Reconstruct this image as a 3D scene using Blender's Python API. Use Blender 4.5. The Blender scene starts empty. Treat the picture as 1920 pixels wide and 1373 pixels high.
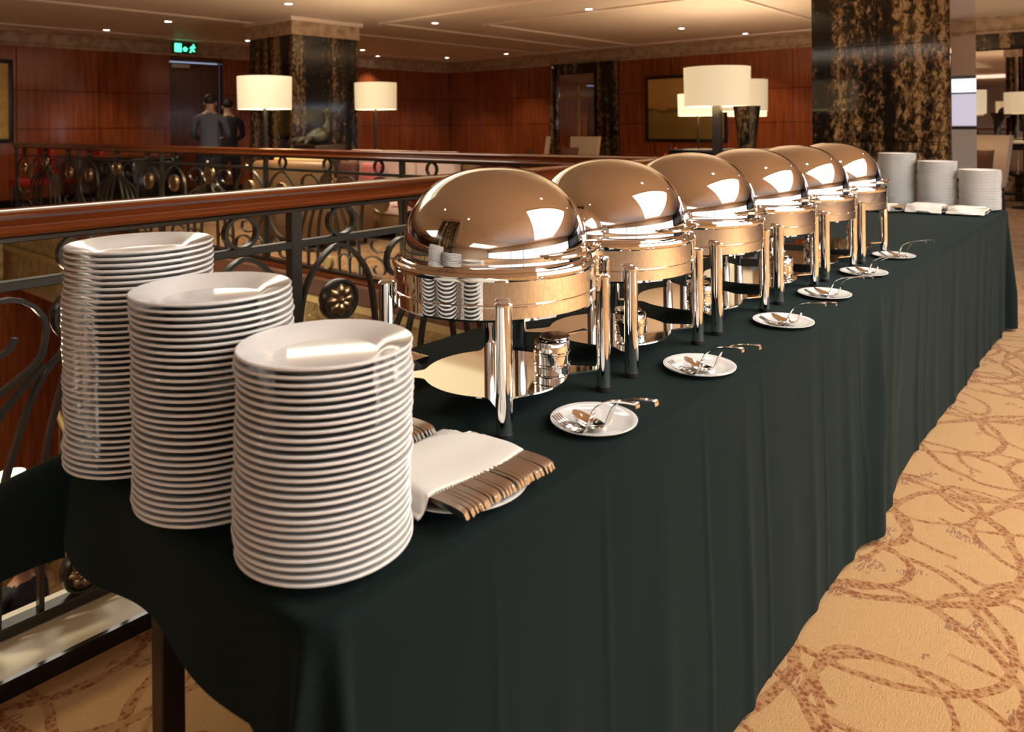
import bpy, bmesh, math, random
from math import sin, cos, pi, radians, sqrt, atan2
from mathutils import Vector, Matrix
random.seed(7)
SC = bpy.context.scene
COL = SC.collection

# ---------------------------------------------------------------- camera
YAW = radians(40.5)
cam = bpy.data.cameras.new('camera'); camo = bpy.data.objects.new('camera', cam); COL.objects.link(camo)
cam.sensor_width = 36; cam.sensor_fit = 'HORIZONTAL'; cam.lens = 36 * 1418 / 1920
cam.shift_y = -452.5 / 1920
cam.clip_start = .05; cam.clip_end = 200
camo.location = (0, 0, 1.31)
Fw = Vector((cos(YAW), sin(YAW), 0)); Rt = Vector((sin(YAW), -cos(YAW), 0)); Up = Vector((0, 0, 1))
M = Matrix((Rt, Up, -Fw)).transposed().to_4x4() @ Matrix.Rotation(-0.0095, 4, 'Z')
M.translation = camo.location
camo.matrix_world = M
cam.dof.use_dof = True; cam.dof.focus_distance = 1.85; cam.dof.aperture_fstop = 5.0
SC.camera = camo
# ---------------------------------------------------------------- world, exposure
w = bpy.data.worlds.new('world'); SC.world = w; w.use_nodes = True
w.node_tree.nodes['Background'].inputs[0].default_value = (.55, .68, 1, 1)
w.node_tree.nodes['Background'].inputs[1].default_value = .5
SC.view_settings.view_transform = 'Standard'; SC.view_settings.look = 'None'
SC.view_settings.gamma = 1; SC.view_settings.use_curve_mapping = False
SC.view_settings.exposure = 0.43
SC.cycles.max_bounces = 7; SC.cycles.diffuse_bounces = 3; SC.cycles.glossy_bounces = 5
SC.cycles.caustics_reflective = False; SC.cycles.caustics_refractive = False; SC.cycles.sample_clamp_indirect = 6
TRAY = 6.5        # glow of the ceiling trays
WINDOW = 1.4      # daylight in the windows

def point_light(name, loc, e, col, rad, parent=None):
    l = bpy.data.lights.new(name, 'POINT'); l.energy = e; l.color = col; l.shadow_soft_size = rad
    o = bpy.data.objects.new(name, l); COL.objects.link(o); o.location = loc
    if parent: o.parent = parent
    return o

# ---------------------------------------------------------------- materials
def nmat(name):
    m = bpy.data.materials.new(name); m.use_nodes = True
    nt = m.node_tree; b = nt.nodes['Principled BSDF']
    return m, nt, b
def setp(b, **k):
    for kk, v in k.items():
        kk = {'color': 'Base Color', 'rough': 'Roughness', 'metal': 'Metallic', 'coat': 'Coat Weight', 'coat_rough': 'Coat Roughness',
              'sheen': 'Sheen Weight', 'emit': 'Emission Color', 'emits': 'Emission Strength', 'spec': 'Specular IOR Level', 'trans': 'Transmission Weight', 'ior': 'IOR'}[kk]
        if isinstance(v, tuple) and len(v) == 3: v = v + (1,)
        b.inputs[kk].default_value = v
class G:
    """tiny node-graph helper"""
    def __init__(s, nt): s.nt = nt; s.n = nt.nodes; s.l = nt.links
    def put(s, sock, v):
        if isinstance(v, bpy.types.NodeSocket): s.l.new(v, sock)
        else: sock.default_value = v
    def m(s, op, a, b=0.0, c=None, clamp=False):
        n = s.n.new('ShaderNodeMath'); n.operation = op; n.use_clamp = clamp
        s.put(n.inputs[0], a); s.put(n.inputs[1], b)
        if c is not None: s.put(n.inputs[2], c)
        return n.outputs[0]
    def coord(s, which='Object'): return s.n.new('ShaderNodeTexCoord').outputs[which]
    def geo(s): return s.n.new('ShaderNodeNewGeometry').outputs['Position']
    def mapping(s, v, sc=(1, 1, 1), loc=(0, 0, 0), rot=(0, 0, 0)):
        n = s.n.new('ShaderNodeMapping'); s.l.new(v, n.inputs[0])
        n.inputs[1].default_value = loc; n.inputs[2].default_value = rot; n.inputs[3].default_value = sc
        return n.outputs[0]
    def noise(s, v, scale=5, detail=4, rough=.5, dist=0, out=0):
        n = s.n.new('ShaderNodeTexNoise'); s.l.new(v, n.inputs['Vector'])
        n.inputs['Scale'].default_value = scale; n.inputs['Detail'].default_value = detail
        n.inputs['Roughness'].default_value = rough; n.inputs['Distortion'].default_value = dist
        return n.outputs[out]
    def vor(s, v, scale=5, out='Distance', feat='F1'):
        n = s.n.new('ShaderNodeTexVoronoi'); n.feature = feat; s.l.new(v, n.inputs['Vector']); n.inputs['Scale'].default_value = scale
        return n.outputs[out]
    def ramp(s, f, stops, interp='LINEAR'):
        n = s.n.new('ShaderNodeValToRGB'); s.put(n.inputs[0], f); e = n.color_ramp; e.interpolation = interp
        while len(e.elements) < len(stops): e.elements.new(.5)
        for el, (p, c) in zip(e.elements, stops):
            el.position = p; el.color = tuple(c) + (1,) if len(c) == 3 else c
        return n.outputs[0]
    def mix(s, f, a, b, mode='MIX'):
        n = s.n.new('ShaderNodeMix'); n.data_type = 'RGBA'; n.blend_type = mode
        s.put(n.inputs[0], f)
        for i, v in ((6, a), (7, b)):
            if isinstance(v, tuple) and len(v) == 3: v = v + (1,)
            s.put(n.inputs[i], v)
        return n.outputs[2]
    def bump(s, b, h, st=.3, d=.01):
        n = s.n.new('ShaderNodeBump'); n.inputs['Strength'].default_value = st; n.inputs['Distance'].default_value = d
        s.l.new(h, n.inputs['Height']); s.l.new(n.outputs[0], b.inputs['Normal'])
    def sep(s, v):
        n = s.n.new('ShaderNodeSeparateXYZ'); s.l.new(v, n.inputs[0]); return n.outputs
    def comb(s, x, y, z=0.0):
        n = s.n.new('ShaderNodeCombineXYZ'); s.put(n.inputs[0], x); s.put(n.inputs[1], y); s.put(n.inputs[2], z); return n.outputs[0]

MT = {}
def simple(name, color, rough=.5, **k):
    m, nt, b = nmat(name); setp(b, color=color, rough=rough, **k)
    if rough > .03:
        g = G(nt); n = g.noise(g.coord(), 14, 3)
        r = g.m('MULTIPLY_ADD', n, rough * .3, rough * .85); nt.links.new(r, b.inputs['Roughness'])
    MT[name] = m; return m
def emis(name, color, strength):
    m, nt, b = nmat(name); setp(b, color=(.8, .8, .8), emit=color, emits=strength, rough=.5); MT[name] = m; return m

simple('chrome', (.93, .92, .90), .035, metal=1.0)
simple('chrome_soft', (.80, .77, .74), .12, metal=1.0)
simple('silver', (.92, .89, .84), .27, metal=1.0)
simple('silver_polished', (.90, .88, .84), .09, metal=1.0)
simple('black_rubber', (.01, .01, .012), .5)
simple('porcelain', (.87, .865, .85), .10, coat=.3, coat_rough=.05)
simple('iron', (.060, .055, .045), .30, metal=.55)
simple('bronze', (.32, .22, .12), .28, metal=.9)
simple('gilt', (.48, .36, .16), .5, metal=.5)
simple('black_lacquer', (.006, .006, .007), .12)
simple('dark_metal', (.025, .022, .022), .3, metal=.5)
simple('brass', (.75, .55, .25), .25, metal=1)
simple('mirror', (.80, .74, .72), .02, metal=1)
simple('cream_fabric', (.55, .43, .33), .85, sheen=.2)
simple('pink_fabric', (.62, .44, .36), .85, sheen=.2)
simple('tan_leather', (.20, .105, .042), .45)
simple('gold_fabric', (.50, .33, .13), .7)
simple('beige_fabric', (.46, .36, .25), .85)
simple('red_fabric', (.55, .02, .02), .7)
simple('rose_fabric', (.45, .10, .09), .8, sheen=.2)
simple('brown_fabric', (.10, .035, .02), .8)
simple('plastic_white', (.7, .7, .68), .4)
simple('plastic_dark', (.02, .022, .02), .4)
simple('skin', (.42, .24, .16), .5)
simple('hair', (.012, .009, .008), .6)
simple('shirt_blue', (.085, .095, .13), .8)
simple('suit_navy', (.012, .013, .022), .8)
simple('trouser', (.012, .012, .02), .8)
simple('table_wood', (.018, .008, .006), .35)
simple('cream_stone', (.88, .83, .62), .4)
simple('black_stone', (.012, .010, .010), .15)
simple('ceiling_paint', (.69, .555, .465), .55)
simple('beige_wall', (.55, .42, .32), .6)
simple('ceiling_trim', (.80, .64, .54), .5)
simple('edge_wood', (.16, .055, .022), .6)
emis('glow_window_dim', (.66, .66, .90), .55)
emis('glow_tray', (1, .97, .95), TRAY)
emis('glow_tray_soft', (1, .93, .80), TRAY * .5)
emis('glow_lit_ceiling', (1, .88, .50), .42)  # stands in for warm light falling on the cove ceiling
emis('glow_tray_edge', (1, .90, .70), TRAY * 1.4)
emis("glow_lens", (1, .93, .88), 12)
emis('glow_exit', (.05, 1, .45), 1.6)
emis('glow_window', (.72, .84, 1.0), WINDOW)
emis('glow_low_lamp', (1, .85, .5), 1.1)

def shade_mat():
    m, nt, b = nmat('lamp_shade'); g = G(nt)
    n = g.noise(g.mapping(g.coord(), (60, 60, 60)), 4, 2)
    nt.links.new(g.mix(n, (.80, .70, .50), (.86, .76, .56)), b.inputs['Base Color'])
    setp(b, rough=.8, emit=(1, .82, .50), emits=.26); MT['lamp_shade'] = m
    m2 = m.copy(); m2.node_tree.nodes['Principled BSDF'].inputs['Emission Strength'].default_value = .8; MT['lamp_shade_bright'] = m2
shade_mat()

def cloth_mat():
    m, nt, b = nmat('green_cloth'); g = G(nt); p = g.geo()
    n = g.noise(p, 400, 2); n2 = g.noise(p, 2.5, 3)
    c = g.mix(n2, (.0018, .0068, .0068), (.0032, .0098, .0095))
    nt.links.new(c, b.inputs['Base Color']); setp(b, rough=.85, sheen=.05, spec=.15)
    b.inputs['Sheen Tint'].default_value = (.5, .75, .7, 1)
    g.bump(b, n, .12, .002); MT['green_cloth'] = m
cloth_mat()
def linen_mat():
    m, nt, b = nmat('white_linen'); g = G(nt); p = g.geo()
    n = g.noise(p, 500, 2); nt.links.new(g.mix(n, (.80, .77, .70), (.88, .86, .80)), b.inputs['Base Color'])
    setp(b, rough=.9, sheen=.2); g.bump(b, n, .15, .001); MT['white_linen'] = m
linen_mat()

def wood_mat(name, dark, light, vert=True, rough=.16, sc=1.0):
    m, nt, b = nmat(name); g = G(nt); p = g.geo()
    s = (9 * sc, 9 * sc, .5 * sc) if vert else (.6 * sc, .6 * sc, 14 * sc)
    v = g.mapping(p, s)
    n = g.noise(v, 2.2, 6, .6, .6); n2 = g.noise(g.mapping(p, (1.2, 1.2, .25)), 1.0, 2)
    c = g.ramp(g.m('ADD', g.m('MULTIPLY', n, .7), g.m('MULTIPLY', n2, .3)), [(.30, dark), (.68, light)])
    nt.links.new(c, b.inputs['Base Color']); setp(b, rough=rough, coat=.25, coat_rough=.06); MT[name] = m
wood_mat('mahogany', (.15, .030, .009), (.40, .100, .028))
wood_mat('mahogany_dark', (.05, .012, .005), (.14, .034, .012))
wood_mat('rail_wood', (.10, .020, .005), (.24, .058, .013), vert=False, rough=.14)

def marble_mat():
    m, nt, b = nmat('black_gold_marble'); g = G(nt); p = g.geo()
    v = g.mapping(p, (3.2, 3.2, 1.9))
    n = g.noise(v, 7.5, 10, .72, .7)
    streak = g.noise(g.mapping(p, (5.5, 5.5, .10)), 1.2, 2, .5)
    f = g.m('ADD', g.m('MULTIPLY', n, .66), g.m('MULTIPLY', streak, .50))
    c = g.ramp(f, [(.555, (.006, .005, .004)), (.60, (.040, .024, .011)), (.65, (.17, .098, .038)), (.695, (.40, .28, .14)), (.75, (.10, .06, .03))])
    nt.links.new(c, b.inputs['Base Color']); setp(b, rough=.07, spec=.6); MT['black_gold_marble'] = m
marble_mat()
def frieze_mat(name, c0, c1, metal):
    m, nt, b = nmat(name); g = G(nt); p = g.geo()
    v = g.vor(p, 9, 'Distance', 'SMOOTH_F1'); n = g.noise(p, 22, 4, .6, 2.0)
    h = g.m('ADD', g.m('MULTIPLY', v, .6), g.m('MULTIPLY', n, .6))
    nt.links.new(g.ramp(h, [(.35, c0), (.7, c1)]), b.inputs['Base Color']); setp(b, rough=.4, metal=metal)
    g.bump(b, h, .8, .04); MT[name] = m
frieze_mat('cornice_relief', (.34, .21, .13), (.62, .44, .30), .0)
frieze_mat('gold_relief', (.34, .24, .09), (.66, .52, .25), .5)
def painting_mat():
    m, nt, b = nmat('painting_canvas'); g = G(nt); p = g.coord()
    z = g.sep(p)[2]; n = g.noise(p, 3, 5, .6)
    f = g.m('ADD', g.m('MULTIPLY_ADD', z, .8, .35), g.m('MULTIPLY', n, .3))
    nt.links.new(g.ramp(f, [(.18, (.24, .155, .035)), (.42, (.36, .22, .05)), (.47, (.12, .07, .02)), (.52, (.52, .31, .08)), (.85, (.66, .40, .11))]), b.inputs['Base Color'])
    setp(b, rough=.5); MT['painting_canvas'] = m
painting_mat()

def carpet_mat():
    m, nt, b = nmat('patterned_carpet'); g = G(nt); p = g.geo()
    wx = g.noise(p, 3.0, 2, .5, 0, 1)
    va = g.n.new('ShaderNodeVectorMath'); va.operation = 'MULTIPLY_ADD'; g.l.new(wx, va.inputs[0])
    va.inputs[1].default_value = (.11, .11, 0); g.l.new(p, va.inputs[2])
    rot = g.mapping(va.outputs[0], (1, 1, 1), (0, 0, 0), (0, 0, radians(24)))
    x, y, _ = g.sep(rot)
    lines = None
    def ring(s, ox, oy, ex, rr, wd, spiral=0.0):
        qx = g.m('SUBTRACT', g.m('FRACT', g.m('MULTIPLY_ADD', x, 1 / s, ox)), .5)
        qy = g.m('SUBTRACT', g.m('FRACT', g.m('MULTIPLY_ADD', y, 1 / s / ex, oy)), .5)
        d = g.m('SQRT', g.m('ADD', g.m('MULTIPLY', qx, qx), g.m('MULTIPLY', qy, qy)))
        if spiral:
            a = g.m('ARCTAN2', qy, qx); d = g.m('MULTIPLY_ADD', a, spiral, d)
        e = g.m('ABSOLUTE', g.m('SUBTRACT', d, rr))
        return g.m('LESS_THAN', e, wd)
    R = [ring(.47, .3, .2, 1.2, .30, .017, .03), ring(.62, .1, .0, 1.25, .33, .017), ring(.62, .62, .5, 1.25, .44, .016, .018), ring(.62, .38, .27, 1.25, .20, .013, .03),
         ring(.93, .2, .7, 1.1, .42, .014, .02), ring(.93, .75, .15, 1.1, .30, .012)]
    lines = R[0]
    for r in R[1:]: lines = g.m('MAXIMUM', lines, r)
    braid = g.vor(p, 75, 'Distance'); braidm = g.ramp(braid, [(.25, (1, 1, 1)), (.62, (.35, .35, .35))])
    bl = g.m('MULTIPLY', lines, braidm)
    weave = g.noise(g.mapping(p, (28, 190, 1), (0, 0, 0), (0, 0, radians(-12))), 1.5, 3, .6)
    big = g.noise(p, 1.1, 3)
    base = g.mix(weave, (.37, .205, .080), (.53, .325, .140))
    base = g.mix(g.m('MULTIPLY', big, .35), base, (.40, .22, .09))
    patch = g.m('MULTIPLY', g.m('GREATER_THAN', g.noise(p, 6.5, 2), .64), g.m('GREATER_THAN', g.noise(g.mapping(p, (30, 130, 1)), 1.2, 1), .50))
    base = g.mix(g.m('MULTIPLY', patch, .75), base, (.20, .085, .05))
    lc = g.mix(g.noise(p, 30, 2), (.15, .038, .007), (.28, .085, .017))
    c = g.mix(bl, base, lc)
    nt.links.new(c, b.inputs['Base Color']); setp(b, rough=.95, spec=.1, sheen=.15)
    fz = g.noise(p, 260, 2); g.bump(b, g.m('ADD', fz, g.m('MULTIPLY', weave, .8)), .5, .006); MT['patterned_carpet'] = m
carpet_mat()

# ---------------------------------------------------------------- mesh helpers
class MB:
    def __init__(s): s.v = []; s.f = []; s.mi = []
    def add(s, vs, fs, mi=0):
        o = len(s.v); s.v += [tuple(p) for p in vs]
        s.f += [tuple(i + o for i in f) for f in fs]; s.mi += [mi] * len(fs); return s
    def box(s, x0, x1, y0, y1, z0, z1, mi=0):
        v = [(x, y, z) for z in (z0, z1) for y in (y0, y1) for x in (x0, x1)]
        return s.add(v, [(0, 2, 3, 1), (4, 5, 7, 6), (0, 1, 5, 4), (2, 6, 7, 3), (0, 4, 6, 2), (1, 3, 7, 5)], mi)
    def rbox(s, x0, x1, y0, y1, z0, z1, r=.01, mi=0, seg=2):
        """box with bevelled edges"""
        bm = bmesh.new(); bmesh.ops.create_cube(bm, size=1)
        for v in bm.verts: v.co = Vector(((x0 + x1) / 2 + v.co.x * (x1 - x0), (y0 + y1) / 2 + v.co.y * (y1 - y0), (z0 + z1) / 2 + v.co.z * (z1 - z0)))
        bmesh.ops.bevel(bm, geom=bm.edges[:], offset=r, segments=seg, profile=.6, affect='EDGES')
        bm.verts.index_update()
        s.add([v.co[:] for v in bm.verts], [[v.index for v in f.verts] for f in bm.faces], mi); bm.free(); return s
    def lathe(s, prof, n=48, c=(0, 0, 0), mi=0, capb=False, capt=False):
        vs, fs = [], []
        k = len(prof)
        for i in range(n):
            a = 2 * pi * i / n
            for r, z in prof: vs.append((c[0] + r * cos(a), c[1] + r * sin(a), c[2] + z))
        for i in range(n):
            j = (i + 1) % n
            for q in range(k - 1):
                fs.append((i * k + q, j * k + q, j * k + q + 1, i * k + q + 1))
        if capb: fs.append(tuple(i * k for i in reversed(range(n))))
        if capt: fs.append(tuple(i * k + k - 1 for i in range(n)))
        return s.add(vs, fs, mi)
    def tube(s, pts, r, n=8, mi=0, closed=False, caps=True):
        pts = [Vector(p) for p in pts]; rr = r if isinstance(r, (list, tuple)) else [r] * len(pts)
        vs, fs = [], []; L = len(pts); up = None
        for i, p in enumerate(pts):
            t = (pts[(i + 1) % L] - pts[i - 1]) if closed else (pts[min(i + 1, L - 1)] - pts[max(i - 1, 0)])
            t.normalize()
            if up is None: up = Vector((0, 0, 1)) if abs(t.z) < .9 else Vector((1, 0, 0))
            sd = t.cross(up).normalized(); up = sd.cross(t).normalized()
            for k in range(n):
                a = 2 * pi * k / n; vs.append(p + (sd * cos(a) + up * sin(a)) * rr[i])
        for i in range(L if closed else L - 1):
            j = (i + 1) % L
            for k in range(n): fs.append((i * n + k, i * n + (k + 1) % n, j * n + (k + 1) % n, j * n + k))
        if caps and not closed:
            fs.append(tuple(reversed(range(n)))); fs.append(tuple((L - 1) * n + k for k in range(n)))
        return s.add(vs, fs, mi)
    def ribbon(s, pts, thick, depth, mi=0, closed=False):
        """flat bar swept along a curve in the x-z plane (depth along y)"""
        L = len(pts); vs, fs = [], []
        for i in range(L):
            if closed: a, b = pts[i - 1], pts[(i + 1) % L]
            else: a, b = pts[max(i - 1, 0)], pts[min(i + 1, L - 1)]
            dx, dz = b[0] - a[0], b[1] - a[1]; l = sqrt(dx * dx + dz * dz) or 1
            nx, nz = -dz / l * thick / 2, dx / l * thick / 2; x, z = pts[i]
            vs += [(x + nx, -depth / 2, z + nz), (x + nx, depth / 2, z + nz), (x - nx, depth / 2, z - nz), (x - nx, -depth / 2, z - nz)]
        for i in range(L if closed else L - 1):
            j = (i + 1) % L
            for k in range(4): fs.append((i * 4 + k, i * 4 + (k + 1) % 4, j * 4 + (k + 1) % 4, j * 4 + k))
        if not closed: fs += [(3, 2, 1, 0), tuple((L - 1) * 4 + k for k in range(4))]
        return s.add(vs, fs, mi)
    def prism(s, poly, z0, z1, mi=0):
        n = len(poly); vs = [(x, y, z0) for x, y in poly] + [(x, y, z1) for x, y in poly]
        fs = [tuple(reversed(range(n))), tuple(range(n, 2 * n))] + [(i, (i + 1) % n, n + (i + 1) % n, n + i) for i in range(n)]
        return s.add(vs, fs, mi)
    def ell(s, c, r, nu=12, nv=8, mi=0):
        vs = []; fs = []
        for j in range(nv + 1):
            t = -pi / 2 + pi * j / nv
            for i in range(nu):
                a = 2 * pi * i / nu; vs.append((c[0] + r[0] * cos(t) * cos(a), c[1] + r[1] * cos(t) * sin(a), c[2] + r[2] * sin(t)))
        for j in range(nv):
            for i in range(nu): fs.append((j * nu + i, j * nu + (i + 1) % nu, (j + 1) * nu + (i + 1) % nu, (j + 1) * nu + i))
        return s.add(vs, fs, mi)
    def grid(s, nx, ny, fn, mi=0):
        vs = [fn(i / nx, j / ny) for j in range(ny + 1) for i in range(nx + 1)]; w_ = nx + 1
        return s.add(vs, [(j * w_ + i, j * w_ + i + 1, (j + 1) * w_ + i + 1, (j + 1) * w_ + i) for j in range(ny) for i in range(nx)], mi)
    def mesh(s, name, mats, smooth=35):
        me = bpy.data.meshes.new(name); me.from_pydata(s.v, [], s.f)
        bm = bmesh.new(); bm.from_mesh(me); bmesh.ops.remove_doubles(bm, verts=bm.verts, dist=1e-6)
        bmesh.ops.recalc_face_normals(bm, faces=bm.faces); 
        mi = None
        bm.to_mesh(me); bm.free()
        for m in (mats if isinstance(mats, (list, tuple)) else [mats]): me.materials.append(MT[m])
        if any(s.mi) and len(s.mi) == len(me.polygons):
            for p, k in zip(me.polygons, s.mi): p.material_index = k
        if smooth:
            for p in me.polygons: p.use_smooth = True
            me.set_sharp_from_angle(angle=radians(smooth))
        return me
    def build(s, name, mats, parent=None, loc=(0, 0, 0), rot=None, smooth=35):
        return link(name, s.mesh(name, mats, smooth), parent, loc, rot)
def link(name, me, parent=None, loc=(0, 0, 0), rot=None, scale=None):
    o = bpy.data.objects.new(name, me); COL.objects.link(o); o.location = loc
    if rot: o.rotation_euler = rot
    if scale: o.scale = scale
    if parent: o.parent = parent
    return o
def tag(o, label=None, cat=None, group=None, kind=None):
    if label: o['label'] = label
    if cat: o['category'] = cat
    if group: o['group'] = group
    if kind: o['kind'] = kind
    return o
def thing(name, label, cat, loc=(0, 0, 0), rz=0, group=None):
    o = bpy.data.objects.new(name, None); COL.objects.link(o); o.location = loc; o.rotation_euler = (0, 0, rz); o.empty_display_size = .05
    return tag(o, label, cat, group)
def copy_tree(o, parent=None):
    c = o.copy(); COL.objects.link(c)
    if parent: c.parent = parent
    for ch in list(o.children): copy_tree(ch, c)
    return c
def struct(name, mb, mat, smooth=35, label=None):
    o = mb.build(name, mat, smooth=smooth); o['kind'] = 'structure'
    if label: o['label'] = label
    return o
def catmull(P, n=8, closed=False):
    out = []; L = len(P)
    rng = range(L) if closed else range(L - 1)
    for i in rng:
        p0, p1, p2, p3 = (P[i - 1] if (closed or i > 0) else P[0]), P[i], P[(i + 1) % L], (P[(i + 2) % L] if closed or i + 2 < L else P[-1])
        for k in range(n):
            t = k / n; out.append(tuple(.5 * (2 * b + (c - a) * t + (2 * a - 5 * b + 4 * c - d) * t * t + (3 * b - a - 3 * c + d) * t ** 3) for a, b, c, d in zip(p0, p1, p2, p3)))
    if not closed: out.append(tuple(P[-1]))
    return out
ONES = ['', 'first', 'second', 'third', 'fourth', 'fifth', 'sixth', 'seventh', 'eighth', 'ninth', 'tenth', 'eleventh', 'twelfth', 'thirteenth', 'fourteenth',
        'fifteenth', 'sixteenth', 'seventeenth', 'eighteenth', 'nineteenth']
def ordinal(n):
    if n < 20: return ONES[n]
    t = {2: 'twent', 3: 'thirt', 4: 'fort'}[n // 10]
    return t + 'ieth' if n % 10 == 0 else t + 'y-' + ONES[n % 10]

# ---------------------------------------------------------------- the setting
CZ = 2.99                       # ceiling height
VOID = (-1.0, 3.85, 2.30, 13.6) # the atrium well
XW, YW, YF, XN = 14.5, 14.6, -9.0, -14.0
TRAYS = [(1.4, 5.2, -7.0, -.55), (-11.0, -6.8, -7.0, -1.2), (1.2, 6.4, 3.9, 7.6), (-5.8, -3.2, 3.6, 7.6)]
def sheet(x0, x1, y0, y1, holes, z0, z1):
    xs = sorted({x0, x1} | {v for h in holes for v in h[:2]}); ys = sorted({y0, y1} | {v for h in holes for v in h[2:]})
    mb = MB()
    for a, b in zip(xs, xs[1:]):
        for c, d in zip(ys, ys[1:]):
            mx, my = (a + b) / 2, (c + d) / 2
            if any(h[0] < mx < h[1] and h[2] < my < h[3] for h in holes): continue
            mb.box(a, b, c, d, z0, z1)
    return mb
struct('floor', sheet(XN, XW, YF, YW, [VOID], -.30, 0), 'patterned_carpet', label='tan carpet with brown braided ring pattern')
struct('ceiling', sheet(XN, XW, YF, YW, TRAYS, CZ, CZ + .25), 'ceiling_paint', label='warm beige plaster ceiling with raised bands')
# raised bands on the ceiling
k = 1
for (x0, x1, y0, y1) in [(9.25, 14.2, 8.46, 8.54), (9.25, 9.33, 4.35, 8.46), (9.33, 14.2, 4.26, 4.34), (7.95, 14.2, 9.56, 9.64), (7.95, 8.03, 4.0, 9.56),
                         (3.0, 14.2, 11.0, 11.08), (3.0, 14.2, 13.8, 13.88), (13.9, 13.98, 2.8, 13.8)]:
    struct('trim_%d' % k, MB().box(x0, x1, y0, y1, CZ - .025, CZ), 'ceiling_trim', smooth=0); k += 1
# lit trays let into the ceiling
for i, (x0, x1, y0, y1) in enumerate(TRAYS):
    t = thing('ceiling_light', ['large lit ceiling tray above the aisle beside the buffet', 'large lit ceiling tray at the near end of the hall', 'large lit ceiling tray above the atrium', 'lit ceiling tray behind the near column'][i],
              'ceiling light', ((x0 + x1) / 2, (y0 + y1) / 2, CZ))
    a, b = (x1 - x0) / 2, (y1 - y0) / 2
    if i == 2:
        MB().box(-a + .25, a - 1.35, -b + 1.25, b - .25, .18, .20).build('diffuser', 'glow_tray_soft', t, smooth=0)
        MB().box(-a, a, -b, -b + 1.24, .15, .17).build('lit_cove_ceiling', 'glow_lit_ceiling', t, smooth=0)  # ceiling around the diffuser, its warm lighting painted in as emission
        MB().box(a - 1.34, a, -b + 1.24, b, .15, .17).build('lit_cove_ceiling', 'glow_lit_ceiling', t, smooth=0)
        MB().box(-a, -a + .24, -b + 1.24, b, .15, .17).build('lit_cove_ceiling', 'glow_lit_ceiling', t, smooth=0)
        MB().box(-a + .24, a - 1.34, b - .24, b, .15, .17).build('lit_cove_ceiling', 'glow_lit_ceiling', t, smooth=0)
        b2 = b
    else: MB().box(-a + .25, a - .25, -b + .25, b - .25, .18, .20).build('diffuser', 'glow_tray' if i == 0 else 'glow_tray_soft', t, smooth=0)
    for nm, r in () if i == 2 else (('cove_strip', (-a, a, -b, -b + .25)), ('cove_strip', (-a, a, b - .25, b)), ('cove_strip', (-a, -a + .25, -b + .25, b - .25)), ('cove_strip', (a - .25, a, -b + .25, b - .25))):
        MB().box(r[0] + .01, r[1] - .01, r[2] + .01, r[3] - .01, .14, .16).build(nm, 'glow_tray_edge' if i == 0 else 'glow_tray_soft', t, smooth=0)
    for r in ((-a - .06, a + .06, -b - .06, -b), (-a - .06, a + .06, b, b + .06), (-a - .06, -a, -b, b), (a, a + .06, -b, b)):
        MB().box(*r, -.03, 0).build('frame', 'ceiling_trim', t, smooth=0)

def wall_panels(wall, axis, pos, a0, a1, step, rows, mat, nrm, skip=None):
    """wood panels with shadow joints, each a piece of its wall (shared meshes)"""
    n = max(1, round((a1 - a0) / step)); w_ = (a1 - a0) / n
    for z0, z1 in rows:
        mb = MB(); g_ = .006
        if axis == 'y': mb.rbox(-w_ / 2 + g_, w_ / 2 - g_, -.012, .012, z0 + g_, z1 - g_, .004, seg=1)
        else: mb.rbox(-.012, .012, -w_ / 2 + g_, w_ / 2 - g_, z0 + g_, z1 - g_, .004, seg=1)
        me = mb.mesh('panel', mat)
        for i in range(n):
            c = a0 + (i + .5) * w_
            if skip and skip(c): continue
            link('panel', me, wall, (c, pos, 0) if axis == 'y' else (pos, c, 0))
# left-hand far wall (panelled), with a doorway recess
DX0, DX1 = 6.86, 7.95
wl = struct('wall_left', MB().box(XN, DX0, YW, YW + .2, 0, CZ).box(DX1, XW, YW, YW + .2, 0, CZ).box(DX0, DX1, YW, YW + .2, 2.62, CZ), 'mahogany_dark', label='dark polished mahogany panelled wall on the left')
ROWS = [(.12, 1.31), (1.31, 1.97), (1.97, 2.73)]
wall_panels(wl, 'y', YW - .012, 2.96, DX0, 1.3, ROWS, 'mahogany', -1)
wall_panels(wl, 'y', YW - .012, DX1, XW - .02, 1.3, ROWS, 'mahogany', -1)
dr = thing('door_1', 'dark mahogany door under the green exit sign', 'door', (0, 0, 0)); dr['kind'] = 'structure'
MB().box(DX0 + .02, DX1 - .02, YW + .10, YW + .15, .01, 2.60).build('door_leaf', 'mahogany_dark', dr, smooth=0)
MB().tube([(DX1 - .15, YW + .06, .85), (DX1 - .15, YW + .06, 1.5)], .014).build('door_handle', 'chrome_soft', dr)
MB().rbox(DX0 + .06, DX0 + .42, YW + .02, YW + .09, 2.50, 2.57, .01).build('door_closer', 'plastic_white', dr)
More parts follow.
